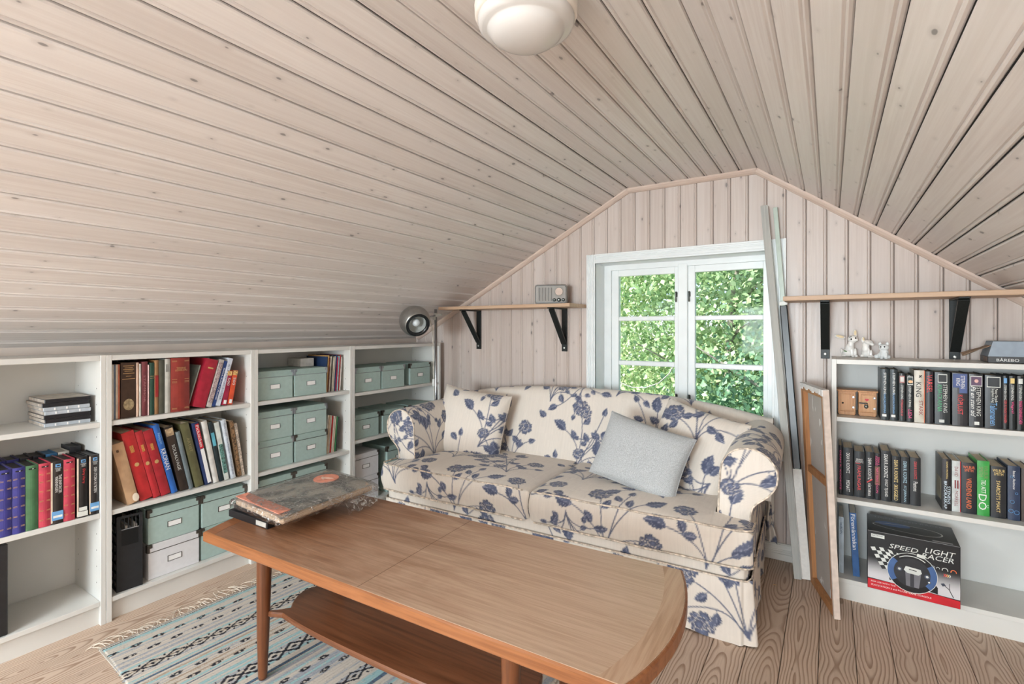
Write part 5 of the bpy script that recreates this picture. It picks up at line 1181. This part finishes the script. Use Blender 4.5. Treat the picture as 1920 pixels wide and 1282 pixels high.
# ------------------------------------------------------------------ painted canvas seen from its back
STR = straight_wood('stretcher_wood', lin((176, 122, 76)), lin((150, 98, 58)), lin((188, 136, 90)), 2, .6)
tcv = NT('bare_canvas_back'); cvn = tcv.noise(tcv.coord((1, 1, 1)), 7.0, 3); blot = tcv.noise(tcv.coord((1, 1.0, .55)), 16.0, 3, .5, .7)
CANV = tcv.fin(tcv.mix(tcv.ramp(blot, .63, .66), tcv.mix(cvn, lin((168, 160, 152)), lin((188, 182, 176))), lin((222, 220, 216))), .85); tcv.bump(tcv.noise(tcv.coord((1, 1, 1)), 900, 2), .2, .0005)
p0 = Vector((.0125, 2.372, .0)); p1 = Vector((-.079, 2.668, .0)); ax = (p1 - p0).normalized(); wd = (p1 - p0).length; hh = .915
o = empty('stretched_canvas'); az = Vector((-.045, -.005, 1)).normalized(); ay = az.cross(ax).normalized(); az = ax.cross(ay)
frame_obj(o, tuple(p0 + Vector((0, 0, .001))), ax, ay, az); tag(o, 'stretched canvas standing on edge, unpainted back towards the sofa, by the right bookcase', 'canvas')
# local: x along the width (0 near the camera), y = away from the back face (towards +x room side negative)
T = .021
obj('canvas_sheet', cb(.004, wd, -T, -T + .0015, .002, hh, 0), CANV, o)
for nm_, bx in (('stretcher_bar', (.0, .030, -T + .0015, -.001, .0, hh)), ('stretcher_bar', (wd - .034, wd, -T + .0015, -.001, 0, hh)), ('stretcher_bar', (.030, wd - .034, -T + .0015, -.001, 0, .034)), ('stretcher_bar', (.030, wd - .034, -T + .0015, -.001, hh - .034, hh)), ('cross_bar', (.030, wd - .034, -T + .0015, -.004, hh * .565, hh * .565 + .030))):
    obj(nm_, cb(*bx, .001), STR, o)
EDGE = mat((206, 190, 178), .8, 0, .08, 40, .3, name='canvas_edge')
obj('folded_edge', join(cb(-.0015, .012, -T - .001, .0006, 0, hh + .001, .0006)), EDGE, o)
fold = []
rnd = random.Random(2)
for k in range(18):
    a = k * (wd / 18); fold.append(cb(a, a + wd / 18 + .002, -T - .0012, .002 + rnd.uniform(0, .002), hh - .012 - rnd.uniform(0, .012), hh + .002))
obj('torn_fold', join(*fold), mat((222, 220, 218), .85, 0, .05, 90, name='torn_canvas'), o)

# ------------------------------------------------------------------ small cabinets, figurines, boxes on the right bookcase
PINE = straight_wood('honey_pine', lin((200, 146, 96)), lin((180, 124, 78)), lin((212, 162, 112)), 2, .45, 160.0)
def cabinet(label, x0, heart):
    r = tag(empty('toy_cabinet', (x0, 2.640, .7858)), label, 'cabinet'); w, h, d = .064, .110, .085
    obj('body', join(cb(0, w, .003, d, .004, h - .008, .001), cb(.003, w - .003, 0, d, 0, .016, .001)), PINE, r)
    obj('cornice', join(cb(-.003, w + .003, -.004, d, h - .008, h - .003, .001), cb(-.005, w + .005, -.006, d, h - .004, h, .001)), PINE, r)
    dr = obj('door', join(cb(.009, w - .006, -.001, .003, .018, h - .017, .0008), cb(.013, w - .011, -.0018, 0, .022, h - .021, .0006)), PINE, r)
    for z in (.030, .075): obj('hinge', cb(w - .012, w - .004, -.0030, -.001, z, z + .009, .0006), STEEL, dr)
    if heart:
        t = np.linspace(0, 2 * PI, 22)[:-1]; hp = [(16 * math.sin(a) ** 3, 13 * math.cos(a) - 5 * math.cos(2 * a) - 2 * math.cos(3 * a) - math.cos(4 * a)) for a in t][::-1]
        obj('painted_heart', xf(prism([(a * .00045, b * .00045) for a, b in hp], 0, .0006), tr(w * .46, -.0018, h * .64) @ rotm('X', PI / 2)), mat((196, 44, 60), .5), dr)
        obj('hasp', cb(.002, .032, -.0045, -.0018, h * .48, h * .53, .001), BLKG, dr)
        obj('padlock', join(ell((.027, -.006, h * .38), (.0075, .0035, .0085), 14, 8), tube([(.022, -.005, h * .43), (.022, -.005, h * .50), (.027, -.005, h * .53), (.032, -.005, h * .50), (.032, -.005, h * .43)], .0012, 6)), DKSTEEL, dr)
    else: obj('door_knob', ell((.017, -.005, h * .47), (.004, .004, .004), 10, 6), BLKG, dr)
cabinet('tiny pine cabinet with a dark knob, half behind the canvas edge', .0280, False)
cabinet('tiny pine cabinet with a painted red heart and a padlock', .1025, True)
def blob(name, parts, vox, m):
    me = mesh(name, *join(*parts), None); o = bpy.data.objects.new('tmp_' + name, me); COL.objects.link(o)
    md = o.modifiers.new('r', 'REMESH'); md.mode = 'VOXEL'; md.voxel_size = vox; sm = o.modifiers.new('s', 'SMOOTH'); sm.iterations = 4; sm.factor = .6
    dg = bpy.context.evaluated_depsgraph_get(); dg.update(); me2 = bpy.data.meshes.new_from_object(o.evaluated_get(dg)); me2.name = name
    bpy.data.objects.remove(o); bpy.data.meshes.remove(me); me2.materials.clear(); me2.materials.append(m)
    me2.polygons.foreach_set('use_smooth', [True] * len(me2.polygons))
    return me2
PORC = mat((236, 234, 230), .12, 0, .02, 20, name='glazed_porcelain'); PORG = mat((222, 226, 226), .15, 0, .02, 20, name='grey_white_glaze'); EARC = mat((226, 206, 166), .3, name='cream_ear'); LEAFG = mat((84, 124, 70), .4, name='green_sprig')
R3 = Matrix.Rotation
def cat_figure(label, loc, rz, S, look, m, kind):
    """kind 0: big-eared kitten, head tilted; 1: slender with head thrown back; 2: round kitten"""
    if kind == 0:
        hd = Vector((.012, -.004, .070)); ear = [((-.030, .000, .079), (.020, .004, .008), -.25), ((.020, .000, .092), (.007, .004, .017), .1)]
        pr = [ell((-.002, 0, .017), (.021, .018, .017)), ell((.002, -.001, .032), (.016, .015, .022)), ell((.006, -.003, .050), (.011, .011, .018)), ell(hd, (.018, .016, .0155)), ell((.022, -.012, .067), (.008, .008, .006)), ell((.010, -.011, .018), (.006, .006, .020)), ell((.020, -.009, .016), (.0055, .006, .019)), ell((.012, -.016, .004), (.007, .008, .0042)), ell((.023, -.013, .004), (.007, .008, .0042)), ell((-.021, .006, .016), (.006, .007, .018), R=R3(-.35, 3, 'Y')), ell((-.014, .002, .004), (.012, .012, .004))]
        pr += [ell(p, q, 12, 8, R3(-a, 3, 'Y')) for p, q, a in ear]
    elif kind == 1:
        hd = Vector((.006, -.006, .058)); ear = [((-.011, .0, .068), (.006, .004, .012), -.1)]
        pr = [ell((0, .002, .016), (.017, .016, .016)), ell((-.002, .001, .032), (.013, .012, .022)), ell((-.002, 0, .048), (.012, .011, .016)), ell(hd, (.015, .013, .0095), 12, 8, R3(.15, 3, 'Y')), ell((.017, -.010, .050), (.008, .007, .006)), ell((.006, -.011, .018), (.005, .005, .020)), ell((.014, -.010, .014), (.0045, .005, .017)), ell((.010, -.014, .0042), (.008, .008, .0042)), ell((.018, -.010, .004), (.006, .006, .004)), ell((-.014, .004, .006), (.007, .010, .006))] + [ell(p, q, 12, 8, R3(-a, 3, 'Y')) for p, q, a in ear]
    else:
        hd = Vector((.004, -.004, .046)); ear = [((-.009, -.001, .060), (.006, .004, .008), -.2), ((.015, -.001, .061), (.006, .004, .008), .2)]
        pr = [ell((0, .002, .014), (.020, .017, .014)), ell((.004, -.001, .025), (.016, .014, .017)), ell(hd, (.0175, .015, .014)), ell((-.006, -.015, .041), (.006, .005, .005)), ell((-.001, -.013, .014), (.005, .005, .015)), ell((.012, -.013, .014), (.005, .005, .015)), ell((-.002, -.017, .004), (.0065, .007, .004)), ell((.012, -.017, .004), (.0065, .007, .004)), ell((-.020, .002, .009), (.010, .010, .009)), ell((.018, .004, .008), (.008, .010, .008))] + [ell(p, q, 12, 8, R3(-a, 3, 'Y')) for p, q, a in ear]
    o = link('cat_figurine', blob('cat_figurine', pr, .0016, m), None, loc, (0, 0, rz)); o.scale = (S, S, S); tag(o, label, 'figurine', 'porcelain cats')
    def add(nm_, c, r_, mm, R=None): obj(nm_, ell(c, r_, 10, 6, R), mm, o)
    if kind == 0:
        add('eye', (.006, -.0185, .070), (.0030, .0020, .0034), BLKG); add('eye', (.020, -.0175, .074), (.0028, .0020, .0036), BLKG); add('eyebrow', (.004, -.0165, .0785), (.006, .0015, .0010), BLKG, R3(-.4, 3, 'Y')); add('ear_lining', (-.030, -.003, .080), (.014, .0022, .005), EARC, R3(.25, 3, 'Y')); add('ear_lining', (.020, -.003, .094), (.0045, .0022, .011), EARC)
        add('painted_sprig', (-.012, -.0140, .022), (.008, .0030, .0022), LEAFG, R3(.4, 3, 'Y'))
    elif kind == 1:
        add('closed_eye', (.008, -.0165, .0595), (.007, .0018, .0009), BLKG, R3(.25, 3, 'Y')); add('ear_lining', (-.0095, -.003, .070), (.0035, .0018, .007), EARC)
    else:
        add('eye', (-.005, -.0160, .048), (.0026, .002, .003), BLKG); add('eye', (.007, -.0180, .049), (.0026, .002, .003), BLKG); add('nose', (-.006, -.0195, .0425), (.002, .0014, .0012), mat((150, 140, 136), .4))
cat_figure('white porcelain kitten with huge ears and a painted green sprig', (.072, 2.792, HR), .05, 1.18, 0, PORC, 0)
cat_figure('slender white porcelain cat with head thrown back, middle of the three', (.137, 2.765, HR), .0, 1.20, 0, PORC, 1)
cat_figure('small round grey-white porcelain kitten, rightmost of the three', (.190, 2.680, HR), -.15, 1.08, 0, PORG, 2)
# blue-grey carton with an open flap
r = tag(empty('carton', (.512, 2.610, HR), (0, 0, -.05)), 'grey-blue carton with a black lettered base and a bent brown flap', 'box')
CB_ = mat((148, 160, 172), .6, 0, .05, 40, name='bluegrey_card'); BROWN = mat((150, 126, 104), .75, 0, .1, 60, name='brown_card')
obj('base_tray', cb(0, .20, 0, .16, 0, .024, .001), mat((38, 36, 36), .4, name='black_card'), r)
sv = [(.0, .0, .024), (.20, .0, .024), (.20, .16, .024), (.0, .16, .024), (.016, .012, .082), (.20, .012, .082), (.20, .15, .082), (.016, .15, .082), (.0, .0, .030)]
obj('upper_body', (sv[:8], [(0, 1, 5, 4), (1, 2, 6, 5), (2, 3, 7, 6), (3, 0, 4, 7), (4, 5, 6, 7)]), CB_, r)
u = np.linspace(0, 1, 16)[:, None]; v = np.linspace(0, 1, 8)[None, :]
P = np.zeros((16, 8, 3)); P[..., 0] = .018 - .085 * u; P[..., 1] = .02 + .10 * v; P[..., 2] = .070 - .044 * u ** .8 + .006 * np.sin(v * 6 + u * 3) * u
fl_ = link('flap', gridmesh('flap', P, None, BROWN), r); fl_.modifiers.new('thick', 'SOLIDIFY').thickness = .0015
lettering(r, 'BÅREBO', WHT, .055, .0125, .062, .014, -.0006, 'across'); obj('picture_patch', cb(-.0006, 0, .02, .09, .003, .021), mat((120, 96, 84), .5, 0, .5, 90), r)

# ------------------------------------------------------------------ steering wheel game box
r = tag(empty('game_box', (.1285, 2.524, .096), (0, 0, -.04)), 'black and silver game controller carton with steering wheel picture on the lowest shelf', 'box'); w, h, d = .288, .238, .225
KB = mat((26, 26, 28), .28, 0, .1, name='gloss_black_card')
bx = obj('carton', cb(0, w, 0, d, 0, h, .0012), KB, r)
tgr = NT('silver_fade'); tcz = tgr.n('ShaderNodeTexCoord'); sx_ = tgr.n('ShaderNodeSeparateXYZ'); tgr.l(tcz.outputs['Object'], sx_.inputs[0])
FADE = tgr.fin(tgr.mix(tgr.ramp(sx_.outputs[2], .055, .135), lin((206, 204, 206)), lin((28, 28, 30))), .3)
def face(nm_, poly, m, y, par=bx):
    return obj(nm_, ([(p[0], y, p[1]) for p in poly], [tuple(range(len(poly)))]), m, par)
face('printed_front', [(.001, .044), (w - .001, .034), (w - .001, h * .93), (.001, h * .93)], FADE, -.0003)
face('red_band', [(.001, .001), (w - .001, .001), (w - .001, .030), (.14, .040), (.001, .040)], mat((196, 30, 42), .35), -.0004)
lettering(bx, 'FOR USE WITH THE', WHT, .052, .031, .080, .0055, -.0007, 'across'); lettering(bx, 'PLAYSTATION 2 and PC/USB GAME CONSOLE', WHT, .108, .017, .190, .0065, -.0007, 'across')
lettering(bx, 'SPEED', LGR, .118, .190, .090, .018, -.0007, 'across', shear=.3); lettering(bx, 'LIGHT\nRACER', LGR, .226, .189, .096, .042, -.0007, 'across', shear=.25)
face('maker_plate', [(.012, .212), (.056, .212), (.056, .226), (.012, .226)], LGR, -.0006); lettering(bx, 'ELECTRONIC', BLK, .034, .2205, .038, .006, -.0008, 'across')
for i in range(9):
    for j in range(6):
        def fp(a, b): return (.010 + .014 * a + .007 * b * .9, .168 - .0135 * b + .008 * math.sin(a * .5 + .3))
        if fp(i, j)[0] > .145: continue
        face('flag_check', [fp(i, j + 1), fp(i + 1, j + 1), fp(i + 1, j), fp(i, j)], BLK if (i + j) % 2 else LGR, -.0007 - .00001 * (i + j))
cxw, czw = .143, .098
face('controller_base', [(.072, .052), (.222, .038), (.222, .062), (.205, .088), (.085, .088), (.072, .070)], KB, -.0009)
def ringpoly(nm_, r0, r1, a0, a1, m, y, sx=1.0, sz=1.0, n=26):
    t = np.linspace(a0, a1, n); V = [(cxw + r0 * sx * math.cos(a), y, czw + r0 * sz * math.sin(a)) for a in t] + [(cxw + r1 * sx * math.cos(a), y, czw + r1 * sz * math.sin(a)) for a in t]
    obj(nm_, (V, [(i, i + 1, n + i + 1, n + i) for i in range(n - 1)]), m, bx)
WB = mat((66, 98, 148), .35, name='printed_blue_grip')
ringpoly('wheel_outline', .0765, .079, 0, 2 * PI, LGR, -.0011); ringpoly('wheel_disc', .0, .060, 0, 2 * PI, mat((44, 44, 48), .35), -.00095); ringpoly('wheel_rim', .058, .0768, 0, 2 * PI, KB, -.0012); ringpoly('wheel_gloss', .065, .068, .9, 2.2, LGR, -.0013)
ringpoly('blue_grip', .057, .077, 2.45, 3.75, WB, -.0014); ringpoly('blue_grip', .057, .077, -.75, .62, WB, -.0014)
face('wheel_spoke', [(.125, .045), (.165, .043), (.172, .105), (.122, .108)], mat((120, 120, 126), .3, .3), -.0013); face('spoke_shadow', [(.138, .045), (.150, .044), (.150, .103), (.138, .104)], mat((60, 60, 66), .3), -.0014)
face('wheel_hub', [(.118, .106), (.128, .096), (.164, .094), (.174, .104), (.170, .118), (.124, .122)], LGR, -.0015); face('hub_slot', [(.134, .110), (.158, .108), (.158, .111), (.134, .113)], BLK, -.0016)
for (bx0, bz0, br) in ((.104, .106, .009), (.190, .096, .009), (.196, .076, .006)):
    t = np.linspace(0, 2 * PI, 15)[:-1]; face('button_pad', [(bx0 + br * math.cos(a), bz0 + br * math.sin(a)) for a in t], mat((70, 78, 92), .3), -.0015); face('button', [(bx0 + br * .5 * math.cos(a), bz0 + br * .5 * math.sin(a)) for a in t], LGR, -.0016)
face('wheel_tab', [(.158, .168), (.184, .163), (.184, .176), (.160, .180)], LGR, -.0015)
for k, (gx_, gr) in enumerate(((.208, .005), (.222, .0055), (.243, .0095), (.268, .009))):
    t = np.linspace(-.3, PI + .3, 14); V = [(gx_ + gr * math.cos(a), -.0009, .140 + gr * math.sin(a) - k * .0016) for a in t] + [(gx_ + gr * .75 * math.cos(a), -.0009, .140 + gr * .75 * math.sin(a) - k * .0016) for a in t]
    obj('printed_gauge', (V, [(i, i + 1, 14 + i + 1, 14 + i) for i in range(13)]), LGR if k < 3 else ORG, bx)
for k in range(4): face('arrow_mark', [(.238 + k * .0055, .112), (.241 + k * .0055, .1175), (.238 + k * .0055, .123), (.241 + k * .0055, .123), (.244 + k * .0055, .1175), (.241 + k * .0055, .112)], (RED, ORG, YEL, LGR)[k], -.0009)
face('plug_picture', [(.230, .082), (.240, .086), (.246, .078), (.236, .073)], mat((60, 66, 80), .4), -.0006); obj('cable_picture', tube([(.243, -.0006, .076), (.255, -.0006, .066), (.262, -.0006, .050), (.268, -.0006, .038)], .0012, 4), BLK, bx); obj('cable_picture', tube([(.256, -.0006, .088), (.256, -.0006, .070), (.257, -.0006, .062)], .0012, 4), mat((120, 120, 124), .4), bx)
obj('top_line', cb(.001, w - .001, -.0008, .0006, h - .0016, h - .0004), mat((150, 150, 152), .4), bx)
lettering(bx, 'LIGHT SPEED RACER', mat((120, 122, 124), .4), w * .5, h + .0004, w * .8, .016, d * .86, 'top')
t = np.linspace(0, 2 * PI, 40); V = [(w * .46 + .115 * math.cos(a), d * .42 + .045 * math.sin(a) * (1 + .3 * math.cos(a)), h + .0004) for a in t] + [(w * .46 + .110 * math.cos(a), d * .42 + .042 * math.sin(a) * (1 + .3 * math.cos(a)), h + .0004) for a in t]
obj('car_outline', (V, [(i, i + 1, 40 + i + 1, 40 + i) for i in range(39)]), LGR, bx)
V = [(w * .30 + .06 * math.cos(a), d * .55 + .028 * math.sin(a), h + .0003) for a in t[:-1]]; obj('car_canopy', (V, [tuple(range(len(V)))]), WB, bx)
obj('tape_patch', cb(w * .72, w * .93, .010, .022, h, h + .0004), mat((150, 150, 150), .3), bx)

# ------------------------------------------------------------------ outdoors
tlf = NT('leaf'); oi = tlf.n('ShaderNodeObjectInfo'); gi = tlf.n('ShaderNodeNewGeometry')
def leafmat(name, c1, c2):
    t = NT(name); g = t.n('ShaderNodeNewGeometry'); c = t.mix(g.outputs['Random Per Island'], c1, c2)
    d_ = t.n('ShaderNodeBsdfDiffuse'); tr_ = t.n('ShaderNodeBsdfTranslucent'); ad = t.n('ShaderNodeMixShader'); ad.inputs[0].default_value = .32
    t.l(c, d_.inputs[0]); t.l(c, tr_.inputs[0]); t.l(d_.outputs[0], ad.inputs[1]); t.l(tr_.outputs[0], ad.inputs[2])
    gl = t.n('ShaderNodeBsdfGlossy'); gl.inputs['Roughness'].default_value = .4; m2 = t.n('ShaderNodeMixShader'); m2.inputs[0].default_value = .05
    t.l(ad.outputs[0], m2.inputs[1]); t.l(gl.outputs[0], m2.inputs[2]); t.l(m2.outputs[0], t.out.inputs[0]); t.t.nodes.remove(t.b)
    return t.m
LPALE = leafmat('pale_leaves', lin((200, 214, 160)), lin((232, 238, 208))); LMID = leafmat('mid_leaves', lin((122, 156, 108)), lin((178, 202, 152))); LDARK = leafmat('deep_leaves', lin((76, 118, 92)), lin((124, 160, 124)))
BARK = mat((150, 144, 134), .9, 0, .4, 12, .4, name='bark'); BIRCH = mat((214, 210, 200), .8, 0, .25, 14, name='birch_bark')
def tree(label, base, top, crown_c, crown_r, n, size, m, bark, seed):
    r = np.random.RandomState(seed); root = tag(empty('tree', base), label, 'tree', 'trees outside the window'); b0 = np.array(base)
    h = top - base[2]; tp = [(0.12 * math.sin(k * .9 + seed), .1 * math.cos(k * 1.3), h * k / 6) for k in range(7)]
    trunk = obj('trunk', tube(tp, [.09 - .012 * k for k in range(7)], 8), bark, root, smooth=True)
    for k in range(14):
        z = h * (.25 + .05 * k); a = r.uniform(0, 6.28); L = r.uniform(.6, 1.3) * crown_r[0] * .7; s = np.interp(z / h * 6, range(7), [p[0] for p in tp])
        obj('branch', tube([(s, .05, z), (s + L * .5 * math.cos(a), L * .5 * math.sin(a), z + .25), (s + L * math.cos(a), L * math.sin(a), z + .55)], [.028, .018, .006], 5), bark, trunk)
    # leaves in clumps
    nc = 70; cc_ = r.normal(0, 1, (nc, 3)); cc_ /= np.linalg.norm(cc_, axis=1)[:, None]; cc_ *= r.uniform(.35, 1, (nc, 1)) ** .5; cc_ = cc_ * np.array(crown_r)
    p = cc_[r.randint(0, nc, n)] + r.normal(0, .24, (n, 3)) * np.minimum(np.array(crown_r), 1.4) + np.array(crown_c) - b0
    d = r.normal(0, 1, (n, 3)); d[:, 2] -= .5; d /= np.linalg.norm(d, axis=1)[:, None]
    q = np.cross(d, r.normal(0, 1, (n, 3))); q /= np.linalg.norm(q, axis=1)[:, None]; nn = np.cross(d, q); s = size * r.uniform(.6, 1.3, (n, 1))
    V = np.stack([p, p + d * s * .45 + q * s * .34 + nn * s * .06, p + d * s, p + d * s * .45 - q * s * .34 + nn * s * .06], 1).reshape(-1, 3)
    Q = np.arange(n * 4).reshape(-1, 4); me = bpy.data.meshes.new('foliage'); me.vertices.add(n * 4); me.vertices.foreach_set('co', V.astype(np.float32).ravel())
    me.loops.add(n * 4); me.loops.foreach_set('vertex_index', Q.astype(np.int32).ravel()); me.polygons.add(n); me.polygons.foreach_set('loop_start', np.arange(0, n * 4, 4, dtype=np.int32)); me.update(calc_edges=True); me.validate(); me.materials.append(m)
    tag(link('foliage', me, root), kind='stuff')
GZ = -2.7
tree('pale sunlit birch filling the left window sash', (-2.9, 7.4, GZ), 4.2, (-3.2, 7.2, 1.2), (2.2, 1.3, 2.8), 60000, .055, LPALE, BIRCH, 1)
tree('bright leafy tree in the upper right window panes', (-.9, 6.3, GZ), 3.6, (-.9, 6.3, 1.6), (1.7, 1.0, 1.9), 34000, .066, LMID, BARK, 2)
tree('dark leafy bush low in the right window sash', (-.35, 5.2, GZ), 1.0, (-.30, 5.1, -.2), (1.1, .7, 1.1), 18000, .062, LDARK, BARK, 3)
tree('deep green tree behind the right sash at the window edge', (1.3, 6.6, GZ), 3.8, (1.2, 6.6, 1.0), (1.5, 1.1, 2.6), 24000, .07, LDARK, BARK, 4)
tree('mid green tree seen low in the left sash behind the birch', (-2.0, 9.2, GZ), 4.5, (-1.8, 9.2, .8), (2.6, 1.2, 3.2), 42000, .07, LMID, BIRCH, 5)
tree('large tree far left outside, behind the birch', (-5.6, 8.6, GZ), 4.5, (-5.6, 8.6, 1.0), (2.2, 1.3, 3.2), 24000, .08, LMID, BIRCH, 6)
tg_ = NT('lawn'); tag(obj('ground', ([(-40, 3.2, GZ), (40, 3.2, GZ), (40, 60, GZ), (-40, 60, GZ)], [(0, 1, 2, 3)]), tg_.fin(tg_.mix(tg_.noise(tg_.coord((1, 1, 1)), 3.0, 5), lin((96, 128, 70)), lin((140, 164, 100))), .95)), 'green lawn outside below the window', kind='structure')
tag(obj('overhead_cable', tube([(-2.02, 4.6, 1.02), (-1.93, 4.6, .85), (-1.835, 4.6, .725), (-1.726, 4.6, .648), (-1.593, 4.6, .605), (-1.464, 4.6, .608), (-1.339, 4.6, .661), (-1.242, 4.6, .754), (-1.18, 4.6, .878), (-1.142, 4.6, 1.049), (-1.12, 4.6, 1.5), (-1.10, 4.6, 3.2)], .005, 6), mat((150, 150, 148), .6), None), 'thin grey cable sagging across the left window sash outdoors', 'cable')
